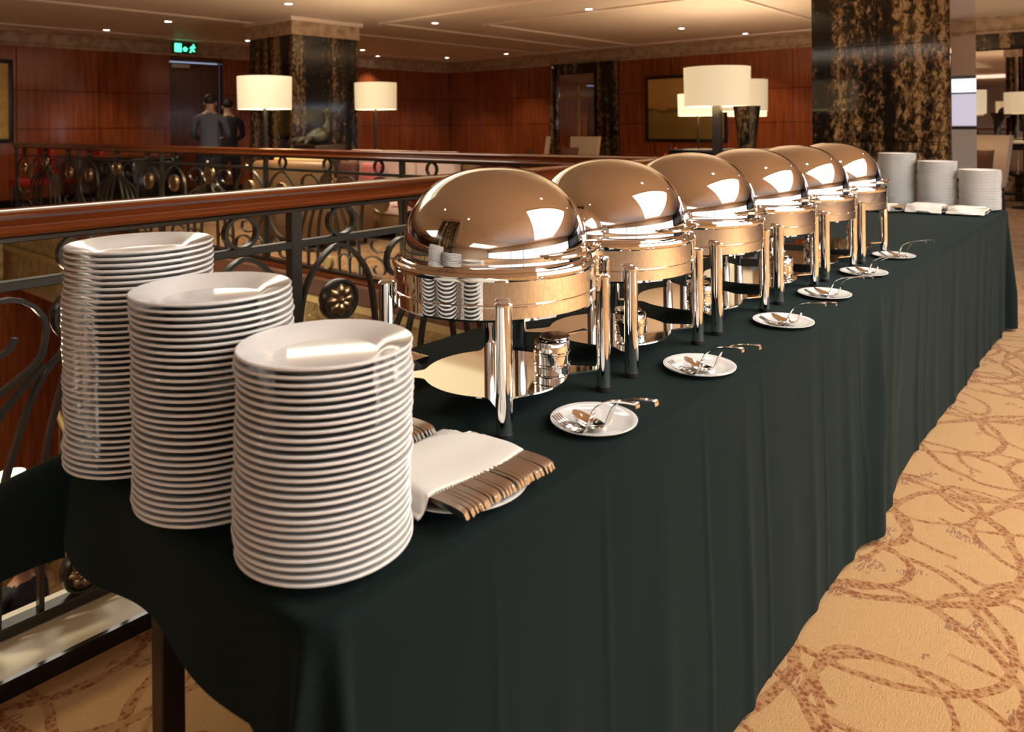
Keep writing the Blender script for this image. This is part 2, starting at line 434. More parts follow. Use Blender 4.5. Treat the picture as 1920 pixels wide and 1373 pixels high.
# far wall facing the camera
wb = struct('wall_back', MB().box(XW, XW + .2, 2.62, YW, 0, CZ), 'mahogany_dark', label='dark polished mahogany panelled wall at the back')
MIR = (9.2, 11.1)
wall_panels(wb, 'x', XW - .012, 2.7, MIR[0], 1.3, ROWS, 'mahogany', -1)
wall_panels(wb, 'x', XW - .012, MIR[1], YW - .03, 1.3, ROWS, 'mahogany', -1)
mo = thing('wall_mirror', 'tall mirror set in a black marble surround on the far wall', 'mirror', (XW - .01, 0, 0))
for r in ((MIR[0], MIR[0] + .62), (MIR[1] - .2, MIR[1])):
    MB().rbox(-.10, 0, r[0], r[1], .02, 2.73, .01).build('pilaster', 'black_gold_marble', mo)
MB().box(-.08, 0, MIR[0] + .62, MIR[1] - .2, 2.48, 2.73).build('header', 'black_gold_marble', mo, smooth=0)
MB().box(-.03, 0, MIR[0] + .62, MIR[1] - .2, .02, 2.48).build('mirror_glass', 'mirror', mo, smooth=0)
MB().box(-.05, -.03, MIR[0] + .62, MIR[1] - .2, 1.93, 1.96).build('glazing_bar', 'gilt', mo, smooth=0)
MB().box(-.05, -.03, MIR[0] + 1.07, MIR[0] + 1.12, .6, 2.2).build('glazing_bar', 'gilt', mo, smooth=0)
# wall on the far right: black marble with a wide mirror
wr = struct('wall_right', MB().box(XW, XW + .2, YF, 2.62, 0, CZ), 'black_lacquer', label='black marble wall on the far right')
for i, (y0, y1, z0, z1) in enumerate([(1.05, 1.62, .0, 2.45), (2.42, 2.60, 0, 2.45), (1.05, 2.60, 2.45, 2.73), (1.62, 2.42, 0, .42)]):
    MB().rbox(-.02, .02, y0 + .005, y1 - .005, z0 + .02, z1 - .01, .004, seg=1).build('panel', 'black_gold_marble', wr, (XW - .02, 0, 0))
wm = thing('wall_mirror', 'wide mirror in the black marble wall behind the white chair', 'mirror', (XW - .03, 2.02, 0))
MB().box(-.02, 0, -.39, .39, .44, 2.44).build('mirror_glass', 'mirror', wm, smooth=0)
MB().box(-.05, -.02, -.32, -.29, .44, 2.44).build('frame', 'chrome_soft', wm, smooth=0)
# wall behind the aisle with tall windows, and the wall behind the camera
wf = struct('wall_front', MB().box(XN, XW, YF - .2, YF, 0, CZ), 'beige_wall', label='window wall behind the aisle')
wn = struct('wall_near', MB().box(XN - .2, XN, YF, YW, 0, CZ), 'beige_wall', label='beige wall behind the camera')
n = 0
for i in range(9):
    x = -12.2 + i * 3.05
    n += 1; o = thing('window_%d' % n, None, None, (x, YF, 0)); o['kind'] = 'structure'
    MB().box(-1.42, 1.42, .0, .03, .25, 1.75).build('pane', 'glow_window', o, smooth=0)
    for xx in (-1.46, 0, 1.46): MB().box(xx - .04, xx + .04, .03, .08, .2, 1.8).build('frame', 'cream_stone', o, smooth=0)
    for zz in (.22, 1.78): MB().box(-1.46, 1.46, .03, .08, zz - .03, zz + .03).build('frame', 'cream_stone', o, smooth=0)
n += 1; o = thing('window_%d' % n, None, None, (XW - .05, -.55, 0)); o['kind'] = 'structure'
MB().box(-.03, 0, -1.4, 1.4, 1.22, 1.75).build('pane', 'glow_window_dim', o, smooth=0)
MB().box(-.03, 0, -1.4, 1.4, 1.78, 2.0).build('pane', 'glow_window', o, smooth=0)
MB().box(-.03, 0, -1.4, 1.4, .35, 1.16).build('blind', 'plastic_white', o, smooth=0)
MB().box(-.02, .03, -1.6, 1.55, 2.06, 2.72).build('lintel', 'beige_wall', o, smooth=0)
for yy in (-1.42, -.47, .47, 1.42): MB().box(-.08, -.03, yy - .03, yy + .03, .3, 2.05).build('frame', 'cream_stone', o, smooth=0)
# cornices
def cornice(nm, axis, a0, a1, pos, sgn):
    prof = [(0, 2.72), (.05, 2.72), (.07, 2.76), (.05, 2.78), (.06, 2.92), (.10, 2.95), (.16, 2.96), (.16, 2.989), (0, 2.989)]
    vs = [];
    for a in (a0, a1):
        for d, z in prof: vs.append((a, pos + sgn * d, z) if axis == 'x' else (pos + sgn * d, a, z))
    k_ = len(prof); fs = [(i, (i + 1) % k_, k_ + (i + 1) % k_, k_ + i) for i in range(k_)] + [tuple(range(k_)), tuple(range(2 * k_ - 1, k_ - 1, -1))]
    return struct(nm, MB().add(vs, fs), 'cornice_relief', smooth=0)
cornice('trim_%d' % k, 'x', -6, XW, YW, -1); k += 1
cornice('trim_%d' % k, 'y', YF, YW, XW, -1); k += 1
struct('baseboard_left', MB().box(2.9, XW, YW - .04, YW, 0, .12), 'black_stone', smooth=0)
struct('baseboard_back', MB().box(XW - .04, XW, 2.6, YW - .04, 0, .12), 'black_stone', smooth=0)

# ---------------------------------------------------------------- marble columns
def column(x0, y0, sz, label, steel_side=False):
    t = thing('marble_column', label, 'column', (x0, y0, 0))
    MB().box(.02, sz - .02, .02, sz - .02, 0, CZ).build('core', 'black_lacquer', t, smooth=0)
    zs = [.22, 1.12, 2.02, CZ - .27]
    MB().box(-.02, sz + .02, -.02, sz + .02, 0, .22).build('plinth', 'black_gold_marble', t, smooth=0)
    for zi in range(3):
        z0, z1 = zs[zi] + .003, zs[zi + 1] - .003
        for h in range(2):
            a, b = h * sz / 2 + .003, (h + 1) * sz / 2 - .003
            MB().box(-.004, .02, a, b, z0, z1).build('panel', 'black_gold_marble', t, smooth=0)
            MB().box(sz - .02, sz + .004, a, b, z0, z1).build('panel', 'black_gold_marble', t, smooth=0)
            if not steel_side: MB().box(a, b, -.004, .02, z0, z1).build('panel', 'black_gold_marble', t, smooth=0)
            MB().box(a, b, sz - .02, sz + .004, z0, z1).build('panel', 'black_gold_marble', t, smooth=0)
    if steel_side: MB().box(.004, sz - .004, -.006, .02, .22, CZ - .27).build('steel_panel', 'mirror', t, smooth=0)['label'] = 'polished mirror steel side panel'
    MB().box(-.03, sz + .03, -.03, sz + .03, CZ - .27, CZ - .06).build('capital', 'cornice_relief', t, smooth=0)
    MB().box(-.07, sz + .07, -.07, sz + .07, CZ - .06, CZ - .001).build('crown_moulding', 'ceiling_trim', t, smooth=0)
    return t
column(7.6, 1.39, 1.2, 'black and gold marble column behind the far plate stacks', True)
column(6.58, 9.99, 1.22, 'black and gold marble column behind the floor lamp beyond the atrium')
column(-2.25, 1.39, 1.2, 'black and gold marble column near the head of the buffet')

# ---------------------------------------------------------------- balustrades round the atrium
def arc(cx, cz, r, a0, a1, n=14, r1=None):
    r1 = r if r1 is None else r1
    return [(cx + (r + (r1 - r) * i / n) * cos(a0 + (a1 - a0) * i / n), cz + (r + (r1 - r) * i / n) * sin(a0 + (a1 - a0) * i / n)) for i in range(n + 1)]
TH, DP = .012, .024
def scroll_set():
    """wrought-iron curves of the right half of one bay; x from the bay centre in units of the half bay .657, z in metres"""
    S = {}
    S['scroll'] = [
        arc(.19, .795, .035, radians(200), radians(540), 18, .105) + catmull([(.085, .79), (.10, .72), (.16, .67), (.24, .62), (.30, .54), (.31, .46)], 5)[1:],
        catmull([(.31, .42), (.315, .60), (.355, .79), (.477, .893), (.60, .79), (.640, .62), (.615, .44), (.54, .32), (.45, .285), (.395, .32), (.40, .375), (.44, .385)], 6),
        catmull([(.035, .735), (.10, .66), (.155, .52), (.19, .36), (.20, .07)], 6),
        catmull([(.09, .70), (.20, .58), (.26, .42), (.285, .27), (.29, .07)], 6),
        catmull([(.02, .72), (.06, .60), (.095, .42), (.105, .07)], 6),
        catmull([(.315, .07), (.33, .20), (.42, .245), (.50, .20), (.50, .12), (.44, .10), (.41, .14), (.435, .17)], 6),
        catmull([(.63, .07), (.62, .20), (.56, .26), (.52, .23)], 6)]
    S['arch'] = [arc(.1525, .18, .0475, 0, pi, 10), arc(.245, .18, .045, 0, pi, 10)]
    return S
SS = scroll_set()
def ribbon_mesh(pts): return MB().ribbon(pts, TH, DP).mesh('scroll', 'iron')
SCM = [ribbon_mesh(c) for c in SS['scroll']]; ARM = [ribbon_mesh(c) for c in SS['arch']]
RINGM = MB().ribbon(arc(0, 0, .054, 0, 2 * pi, 28)[:-1], .011, .026, closed=True).mesh('ring', 'iron')
def rot_to_rail(pts): return pts
# rosette pieces (axis along y, face towards -y)
def disc_mesh(r, mat):
    mb = MB(); prof = [(.001, -.012), (r * .80, -.012), (r * .86, -.020), (r * .96, -.020), (r, -.010), (r, .010), (r * .96, .020), (r * .86, .020), (r * .8, .012), (.001, .012)]
    mb.lathe(prof, 28); mb.v = [(x, z, y) for x, y, z in mb.v]; return mb.mesh('rosette', mat)
def petal_mesh(r, mat):
    vs = []; L = MB()
    L.grid(6, 6, lambda u, v: ((r * (.16 + .62 * v)) , 0, 0))
    pts = []
    for j in range(7):
        v = j / 6; wd = r * .27 * sin(pi * min(.98, .12 + .86 * v)) ** .7
        for i in range(7):
            u = i / 6 * 2 - 1; pts.append((r * (.16 + .62 * v), -.012 - .014 * (1 - u * u) * sin(pi * min(1, .15 + .8 * v)) - .002 * abs(u), u * wd))
    m = MB(); m.add(pts, [(j * 7 + i, j * 7 + i + 1, (j + 1) * 7 + i + 1, (j + 1) * 7 + i) for j in range(6) for i in range(6)])
    return m.mesh('petal', mat)
def boss_mesh(r, mat): return MB().ell((0, -.016, 0), (r * .17, .014, r * .17), 12, 8).mesh('boss', mat)
def flower_mesh(r, mat):
    m = MB()
    for k_ in range(8):
        a = k_ * pi / 4; m.ell((r * .48 * cos(a), -.016, r * .48 * sin(a)), (r * .22, .018, r * .22), 8, 6)
    m.ell((0, -.02, 0), (r * .2, .02, r * .2), 10, 6); return m.mesh('flower', mat)
simple('pewter', (.10, .10, .075), .4, metal=.7)
simple('bright_gilt', (.80, .62, .32), .4, metal=.5)
ROS = {('n', .075): (disc_mesh(.075, 'iron'), petal_mesh(.075, 'bronze'), boss_mesh(.075, 'bronze')),
       ('n', .058): (disc_mesh(.058, 'iron'), petal_mesh(.058, 'bronze'), boss_mesh(.058, 'bronze')),
       ('f', .075): (disc_mesh(.095, 'bronze'), flower_mesh(.090, 'bright_gilt')), ('f', .058): (disc_mesh(.058, 'gilt'), flower_mesh(.060, 'bright_gilt'))}
def handrail_profile():
    h = [(-.028, 1.040), (-.048, 1.046), (-.052, 1.054), (-.046, 1.062), (-.036, 1.070), (-.040, 1.086), (-.050, 1.094), (-.050, 1.099), (-.045, 1.1045), (-.034, 1.1085), (-.022, 1.1105), (-.010, 1.1115)]
    return h + [(-y, z) for y, z in reversed(h)]
def balustrade(name, label, posts, loc, rz, detail, x_start, x_end):
    t = thing(name, label, 'railing', loc, rz)
    pr = handrail_profile(); k_ = len(pr)
    vs = [(x, y, z) for x in (x_start, x_end) for y, z in pr]
    MB().add(vs, [(i, (i + 1) % k_, k_ + (i + 1) % k_, k_ + i) for i in range(k_)] + [tuple(range(k_)), tuple(range(2 * k_ - 1, k_ - 1, -1))]).build('handrail', 'rail_wood', t, smooth=25)['label'] = 'moulded mahogany handrail'
    for nm, z0, z1, d in (('top_bar', 1.026, 1.040, .040), ('middle_bar', .905, .929, .036), ('bottom_bar', .046, .074, .044)):
        MB().rbox(x_start, x_end, -d / 2, d / 2, z0, z1, .002, seg=1).build(nm, 'iron', t)
    pm = MB().rbox(-.020, .020, -.020, .020, .044, 1.030, .003, seg=1).mesh('post', 'iron')
    for p in posts: link('post', pm, t, (p, 0, 0))
    for a, b in zip(posts, posts[1:]):
        c = (a + b) / 2; s = (b - a) / 2 / .657
        if b - a < .5: continue
        for sg in (1, -1):
            for me in SCM: link('scroll', me, t, (c, 0, 0), None, (sg * s, 1, 1))
            for me in ARM: link('arch', me, t, (c, 0, 0), None, (sg * s, 1, 1))
            link('ring', RINGM, t, (c + sg * .465 * s, 0, .9785), None, (1, 1, .93))
        link('ring', RINGM, t, (c, 0, .9785), None, (1, 1, .93))
        for x, z, r in ((0, .815, .075), (.477 * s, .70, .075), (-.477 * s, .70, .075), (0, .13, .058)):
            q = ROS[('n' if detail else 'f', r)]
            d = link('rosette', q[0], t, (c + x, 0, z)); d['label'] = 'round bronze flower rosette'
            if detail:
                for j in range(8): link('petal', q[1], d, (0, 0, 0), (0, j * pi / 4, 0))
                link('boss', q[2], d)
            else: link('flower', q[1], d)
    return t
balustrade('balustrade', 'near wrought iron balustrade with mahogany handrail running behind the buffet', [-.98, .133, 1.447, 2.76, 3.85], (0, 2.2, 0), 0, True, -1.04, 3.895)
balustrade('balustrade', 'far wrought iron balustrade with mahogany handrail across the atrium', [-.03, 2.27, 4.22, 6.38, 8.8, 11.3], (3.95, 2.24, 0), pi / 2, False, -.092, 11.4)
# kerb under the near balustrade
struct('trim_%d' % k, MB().box(-1.04, 3.84, 2.015, 2.03, 0, .043), 'black_stone', smooth=0); k += 1
struct('trim_%d' % k, MB().box(-1.04, 3.84, 2.03, 2.30, 0, .043), 'cream_stone', smooth=0, label='cream stone kerb under the near balustrade'); k += 1
struct('trim_%d' % k, MB().box(3.85, 4.10, 2.30, 13.6, 0, .043), 'rail_wood', smooth=0); k += 1
# slab edge of the atrium and the floor below
struct('trim_%d' % k, MB().box(3.78, 3.85, 2.0, 13.6, -.12, .02), 'edge_wood', smooth=0); k += 1
for z0, z1, d, mt in ((-.17, -.12, .10, 'gilt'), (-.46, -.17, .04, 'gold_relief'), (-.54, -.46, .09, 'gilt'), (-.98, -.54, .02, 'gold_relief'), (-1.06, -.98, .08, 'gilt')):
    struct('trim_%d' % k, MB().box(3.85 - d, 3.9, 2.3, 13.6, z0, z1), mt, smooth=0); k += 1
struct('trim_%d' % k, MB().box(-1.0, 3.75, 13.52, 13.6, -1.06, -.05), 'gold_relief', smooth=0); k += 1
struct('wall_lower_back', MB().box(4.6, 4.8, 2.0, 13.6, -4.2, -.3), 'mahogany_dark', smooth=0)
struct('wall_lower_left', MB().box(-1.2, 4.8, 13.6, 13.8, -4.2, -.3), 'mahogany', smooth=0)
struct('wall_lower_front', MB().box(-1.2, 4.8, 2.1, 2.29, -4.2, -.3), 'mahogany_dark', smooth=0)
struct('wall_lower_near', MB().box(-1.2, -1.0, 2.3, 13.6, -4.2, -.3), 'mahogany', smooth=0)
struct('floor_lower', MB().box(-1.2, 4.8, 2.1, 13.8, -4.4, -4.2), 'patterned_carpet', smooth=0)
# staircase on the lower floor, with gilt strings
st = thing('staircase', 'gilt edged staircase on the lower floor seen through the balusters', 'staircase', (3.7, 6.4, -4.2))
for i in range(9):
    MB().box(-.7, .7, i * .30, i * .30 + .32, 0.001 if i == 0 else i * .17 - .05, (i + 1) * .17).build('step', 'cream_stone', st, smooth=0)
for sx in (-.76, .70):
    MB().add([(sx + dx, y, z) for dx in (0, .06) for y, z in ((-.1, .02), (2.75, 1.62), (2.75, 1.30), (.35, .02))], [(0, 1, 2, 3), (7, 6, 5, 4), (0, 4, 5, 1), (1, 5, 6, 2), (2, 6, 7, 3), (3, 7, 4, 0)]).build('string_board', 'gilt', st, smooth=0)
for y, h in ((.1, .2), (1.3, .9), (2.5, 1.55)): MB().tube([(-.73, y, h), (-.73, y, h + .9)], .02).build('baluster', 'chrome_soft', st)
MB().tube([(-.73, -.05, 1.02), (-.73, 2.6, 2.5)], .03).build('handrail', 'gilt', st)
for j, (yy, xx) in enumerate(((9.6, 4.45), (10.4, 4.45), (11.8, 4.45))):
    o = MB().tube([(xx, yy, -4.2), (xx, yy, -.3)], .04, 12).build('steel_pole', 'chrome'); tag(o, ['polished steel pole on the lower floor, nearest the stairs', 'polished steel pole on the lower floor, middle one of three', 'polished steel pole on the lower floor, farthest from the stairs'][j], 'pole')
point_light('lower_hall_light', (1.6, 8.0, -.9), 70, (1, .78, .5), .3)

# ---------------------------------------------------------------- buffet table and cloth
TX0, TX1, TY0, TY1, TZ = .50, 5.56, .72, 1.43, .75
tb = thing('buffet_table', 'long buffet table under the dark green cloth, one dark wooden leg showing', 'table', ((TX0 + TX1) / 2, (TY0 + TY1) / 2, 0))
hx, hy = (TX1 - TX0) / 2, (TY1 - TY0) / 2
MB().rbox(-hx + .006, hx - .006, -hy + .006, hy - .006, TZ - .035, TZ - .004, .004).build('table_top', 'table_wood', tb)
lm = MB().rbox(-.021, .021, -.021, .021, .0, TZ - .035, .003, seg=1).mesh('leg', 'table_wood')
for x in (.62 - (TX0 + TX1) / 2, 0, hx - .12):
    for y in (-hy + .08, hy - .085): link('leg', lm, tb, (x, y, 0))
def tablecloth():
    r = .035
    # perimeter samples: (x, y, outward nx, ny, hang length, fold phase)
    per = []
    def edge(ax, ay, bx, by, n_, nx, ny, tag_):
        for i in range(n_): 
            t = i / n_; per.append((ax + (bx - ax) * t, ay + (by - ay) * t, nx, ny, tag_, t))
    def corner(cx, cy, a0, n_, tag_):
        for i in range(n_):
            t = i / n_; a = a0 + t * pi / 2; per.append((cx + r * cos(a), cy + r * sin(a), cos(a), sin(a), tag_, t))
    edge(TX0 + r, TY0, TX1 - r, TY0, 620, 0, -1, 'front'); corner(TX1 - r, TY0 + r, -pi / 2, 14, 'c1')
    edge(TX1, TY0 + r, TX1, TY1 - r, 40, 1, 0, 'far'); corner(TX1 - r, TY1 - r, 0, 10, 'c2')
    edge(TX1 - r, TY1, TX0 + r, TY1, 160, 0, 1, 'back'); corner(TX0 + r, TY1 - r, pi / 2, 24, 'c3')
    edge(TX0, TY1 - r, TX0, TY0 + r, 60, -1, 0, 'near'); corner(TX0 + r, TY0 + r, pi, 30, 'c4')
    NP = len(per); rows = [0, .012, .03, .06, .1, .15, .2, .3, .4, .5, .6, .7, .8, .9, 1.0]
    rnd = random.Random(3)
    creases = [(x, rnd.uniform(.004, .012), rnd.uniform(.02, .06)) for x in [.95, 1.25, 1.62, 1.9, 2.05, 2.35, 2.62, 3.3, 3.6, 3.95, 4.25, 4.6, 5.0, 5.3]]
    big = [(2.70, .050, .045), (2.80, .022, .035), (2.90, .035, .045), (3.02, .015, .05)]
    vs, fs = [], []
    for (x, y, nx, ny, tg, t) in per:
        for q in rows:
            floor_l = TZ - .012
            if tg == 'front': L = floor_l
            elif tg in ('c1', 'far', 'c2'): L = floor_l
            elif tg == 'back': L = .16 + (.55 if x > 1.2 else .55 * max(0, (x - .6) / .6)) * .6
            elif tg == 'c3': L = .17 + .10 * sin(pi * t) ** 2
            elif tg == 'near': L = .145 + .008 * sin(9 * t) + (max(0, t - .9) / .1) ** 2 * .30
            else: L = .445 + (floor_l - .445) * min(1, t * 1.6)
            d = q * L
            # rounded table edge, then fall
            if d < .02: o_, z = .012 * sin(d / .02 * pi / 2), -.010 * (1 - cos(d / .02 * pi / 2))
            else: o_, z = .012, -d + .010
            zz = TZ + z; grow = min(1, max(0, d - .03) / .5)
            if tg == 'front':
                o_ += .012 * grow
                for cx, am, wd in creases: o_ += am * grow * math.exp(-((x - cx + .02 * grow) / wd) ** 2)
                for cx, am, wd in big: o_ += am * (grow ** .7) * math.exp(-((x - cx + .16 * grow) / (wd * (1 + .6 * grow))) ** 2)
                o_ += .004 * grow * sin(x * 5) + .0015 * min(1, d * 8) * sin(x * 23 + 3 * sin(x * 3))
                o_ -= .030 * grow / (1 + math.exp(-(x - 2.72 + .16 * grow) / .03))
                for cx in (.78, 1.06, 1.42, 1.72, 2.14, 2.46, 3.42, 3.80, 4.42, 4.80): o_ += .0035 * min(1, d * 6) * max(0, 1 - abs(x - cx) / .012)
            elif tg in ('c1', 'c2'): o_ += .05 * grow * sin(pi * t) + .012 * grow
            elif tg == 'far': o_ += .02 * grow + .02 * grow * sin(t * 14)
            elif tg == 'back': o_ += .02 * grow
            elif tg == 'c3':
                fl = sin(pi * t) ** 1.2; o_ += fl * (.17 * min(1, d / .12)) ; zz += fl * .035 * min(1, d / .1)
            elif tg == 'near': o_ += .02 * min(1, d / .15) + .008 * min(1, d / .15) * sin(t * 11)
            else:
                g2 = min(1, max(0, d - .02) / .6)
                ridge = .16 * math.exp(-((t - .30) / .13) ** 2) + .13 * math.exp(-((t - .80) / .14) ** 2) + .03
                o_ += ridge * g2
            vs.append((x + nx * o_, y + ny * o_, zz))
    K = len(rows)
    for i in range(NP):
        j = (i + 1) % NP
        for q in range(K - 1): fs.append((i * K + q, i * K + q + 1, j * K + q + 1, j * K + q))
    mb = MB().add(vs, fs)
    top = [i * K for i in range(NP)]
    mb.f.append(tuple(top)); mb.mi.append(0)
    o = mb.build('tablecloth', 'green_cloth', smooth=60)
    tag(o, 'dark green tablecloth draped over the long buffet table', 'tablecloth')
tablecloth()
TOP = TZ + .001

# ---------------------------------------------------------------- stacks of plates
def plate_mesh(R, h, name='plate'):
    prof = [(.0005, .0035), (R * .58, .0035), (R * .62, .0045), (R * .70, h * .55), (R * .93, h * .90), (R * .985, h), (R, h - .0012), (R * .995, h - .0035), (R * .93, h - .0062),
            (R * .70, h * .28), (R * .62, .0012), (R * .60, 0), (R * .56, 0), (R * .55, .0012), (.0005, .0012)]
    return MB().lathe(prof, 64).mesh(name, 'porcelain', 50)
PLM = plate_mesh(.115, .020)
def stack(cx, cy, n_, pitch, where, group, seed):
    rnd = random.Random(seed); ox = oy = 0
    for i in range(n_):
        ox = ox * .8 + rnd.uniform(-.0018, .0018); oy = oy * .8 + rnd.uniform(-.0018, .0018)
        o = link('plate', PLM, None, (cx + ox, cy + oy, TOP + i * pitch), (0, 0, rnd.uniform(0, 6)))
        q = n_ - i
        lab = ('white china plate on top of %s' % where) if q == 1 else ('white china plate at the bottom of %s' % where) if i == 0 else 'white china plate, %s from the top of %s' % (ordinal(q), where)
        tag(o, lab, 'plate', group)
PITCH = .0094
stack(.564, 1.314, 38, PITCH, 'the tallest near stack', 'plates in the tallest near stack', 1)
stack(.572, 1.078, 33, PITCH, 'the middle near stack', 'plates in the middle near stack', 2)
stack(.600, .843, 28, PITCH, 'the shortest near stack', 'plates in the shortest near stack', 3)
stack(5.435, 1.311, 36, PITCH, 'the tallest far stack', 'plates in the tallest far stack', 4)
stack(5.435, 1.076, 31, PITCH, 'the middle far stack', 'plates in the middle far stack', 5)
stack(5.435, .842, 26, PITCH, 'the shortest far stack', 'plates in the shortest far stack', 6)

# ---------------------------------------------------------------- roll-top chafing dishes
def chafer():
    t = thing('chafing_dish', '', 'chafing dish')
    body = [(.001, .202), (.19, .200), (.205, .201), (.2085, .206), (.2085, .2275), (.2105, .229), (.2105, .2315), (.2085, .233), (.2085, .274), (.211, .278), (.212, .283), (.209, .2875), (.201, .288), (.199, .284), (.199, .262), (.001, .262)]
    MB().lathe(body, 96).build('water_pan', 'chrome', t, smooth=28)['label'] = 'mirror polished round water pan'
    prof = [(.188, .281), (.196, .283), (.1985, .288), (.196, .2925), (.1915, .294)]
    for i in range(0, 41):
        q = sin(i / 40 * pi / 2); prof.append((max(.0004, .1905 * (1 - q ** 2.25) ** (1 / 2.25)), .298 + .174 * q))
    lid = MB().lathe(prof, 96).build('dome_lid', 'chrome', t, smooth=28); lid['label'] = 'mirror polished dome lid'
    pts = [(cos(a) * .192, sin(a) * .192, .314) for a in (radians(252),)]
    pts = []
    for a, rr in [(250, .190), (251, .205), (254, .214)] + [(a, .217) for a in range(258, 303, 5)] + [(304, .214), (307, .205), (308, .190)]:
        pts.append((cos(radians(a)) * rr, sin(radians(a)) * rr, .312))
    MB().tube(pts, .0042, 8).build('handle', 'chrome', lid)
    legm = MB().lathe([(.001, .010), (.0155, .010), (.0155, .233), (.0165, .235), (.0165, .239), (.012, .242), (.001, .242)], 24).mesh('leg', 'chrome', 28)
    footm = MB().lathe([(.001, 0), (.0160, 0), (.0160, .010), (.001, .010)], 20).mesh('foot', 'black_rubber', 28)
    brm = MB().rbox(-.006, .014, -.008, .008, .212, .226, .002, seg=1).mesh('bracket', 'chrome')
    for sx in (-1, 1):
        for sy in (-1, 1):
            l = link('leg', legm, t, (sx * .158, sy * .160, 0)); link('foot', footm, l)
            link('bracket', brm, l, (0, 0, 0), (0, 0, atan2(-sy, -sx)))
    N = 200; ol = []
    for i in range(N):
        a = 2 * pi * i / N; d = min(abs((a - b + pi) % (2 * pi) - pi) for b in [pi / 4 + m_ * pi / 2 for m_ in range(4)])
        ol.append((cos(a), sin(a), .150 + .075 * math.exp(-(d / .105) ** 2)))
    poly = [(c * r_, s * r_) for c, s, r_ in ol]
    MB().prism(poly, .0430, .0462).build('heat_shelf', 'chrome_shelf', t, smooth=25)['label'] = 'polished steel shelf with four tapered arms'
    return t
simple('chrome_shelf', (.86, .83, .78), .05, metal=1)
def fuel():
    t = thing('fuel_holder', '', 'fuel holder')
    MB().lathe([(.001, 0), (.033, 0), (.036, .003), (.0365, .016), (.0385, .018), (.0385, .021), (.0365, .023), (.0365, .040), (.0385, .042), (.0385, .045), (.0365, .047), (.0365, .064), (.0355, .067), (.026, .067), (.0255, .064), (.0255, .050), (.001, .050)], 40).build('can', 'chrome', t, smooth=28)
    lid = MB().lathe([(.001, 0), (.031, 0), (.0325, .002), (.031, .004), (.001, .0045)], 32).build('swivel_lid', 'chrome_soft', t, (.014, .010, .0675), (radians(0), 0, 0), smooth=28)
    MB().add([(.03, -.003, .001), (.03, .003, .001), (.078, .006, .004), (.078, -.006, .004), (.03, -.003, .003), (.03, .003, .003), (.078, .006, .006), (.078, -.006, .006)],
             [(3, 2, 1, 0), (4, 5, 6, 7), (0, 1, 5, 4), (1, 2, 6, 5), (2, 3, 7, 6), (3, 0, 4, 7)]).build('handle', 'chrome_soft', lid, smooth=0)
    return t
C0, F0 = chafer(), fuel()
CHX = [1.172 + .428 * i for i in range(6)]; CHY = 1.05
WHERE = ['nearest of the six', 'second nearest of the six', 'third nearest of the six', 'fourth nearest of the six', 'second farthest of the six', 'farthest of the six']
FO = [(.070, -.092, -.35), (-.062, -.100, .35), (-.105, -.085, .2), (.02, -.10, .1), (-.06, -.09, .3), (.05, -.08, 0)]
for i, x in enumerate(CHX):
    c = C0 if i == 0 else copy_tree(C0)
    c.location = (x, CHY, TOP); tag(c, 'silver roll-top chafing dish, ' + WHERE[i], 'chafing dish', 'row of roll-top chafing dishes')
    q = F0 if i == 0 else copy_tree(F0)
    q.location = (x + FO[i][0], CHY + FO[i][1], TOP + .0465); q.rotation_euler = (0, 0, FO[i][2])
    tag(q, 'steel fuel holder under the chafing dish ' + WHERE[i], 'fuel holder', 'fuel holders under the chafing dishes')

# ---------------------------------------------------------------- serving spoons and forks on small plates
def blade(path, width, thick=.0016, dish=None):
    """flat utensil lying along -y: path (t,z), width(t); closed thin solid"""
    n_ = len(path); vs = []; W = 7
    for i, (t_, z) in enumerate(path):
        w_ = width(t_); dd = dish(t_) if dish else 0
        for s_ in (0, 1):
            for j in range(W):
                u = j / (W - 1) * 2 - 1; vs.append((u * w_ / 2, -t_, z - dd * (1 - u * u) + (thick if s_ == 0 else 0)))
    fs = []
    for i in range(n_ - 1):
        for j in range(W - 1):
            a = i * 2 * W + j; b = a + 2 * W
            fs.append((a, a + 1, b + 1, b)); fs.append((a + W, b + W, b + W + 1, a + W + 1))
        a = i * 2 * W; b = a + 2 * W
        fs.append((a, b, b + W, a + W)); a += W - 1; b += W - 1; fs.append((a, a + W, b + W, b))
    for i in (0, n_ - 1):
        for j in range(W - 1):
            a = i * 2 * W + j; fs.append((a, a + W, a + W + 1, a + 1) if i == 0 else (a, a + 1, a + W + 1, a + W))
    return MB().add(vs, fs)
def interp(tab, t_):
    for (a, va), (b, vb) in zip(tab, tab[1:]):
        if t_ <= b: return va + (vb - va) * (t_ - a) / (b - a)
    return tab[-1][1]
HP = [(.066, .004), (.072, .012), (.080, .032), (.090, .052), (.105, .064), (.125, .0715), (.150, .0765), (.172, .0785), (.1745, .077), (.1752, .073)]
def serving_spoon():
    t = thing('serving_spoon', '', 'spoon')
    b = catmull([(0, .024), (.012, .018), (.03, .0115), (.05, .0085), (.068, .0095)], 4)
    wd = [(0, .006), (.004, .020), (.012, .032), (.028, .042), (.045, .041), (.060, .030), (.07, .020)]
    blade(b, lambda q: interp(wd, q), .0015, lambda q: .0065 * sin(pi * min(1, max(0, q / .07)))).build('bowl', 'silver_polished', t, smooth=50)
    h = catmull([(.062, .0085)] + HP[1:], 4); hw = [(.06, .020), (.078, .019), (.095, .013), (.12, .0095), (.15, .0105), (.18, .0125)]
    blade(h, lambda q: interp(hw, q), .0028).build('handle', 'silver_polished', t, smooth=50)
    return t
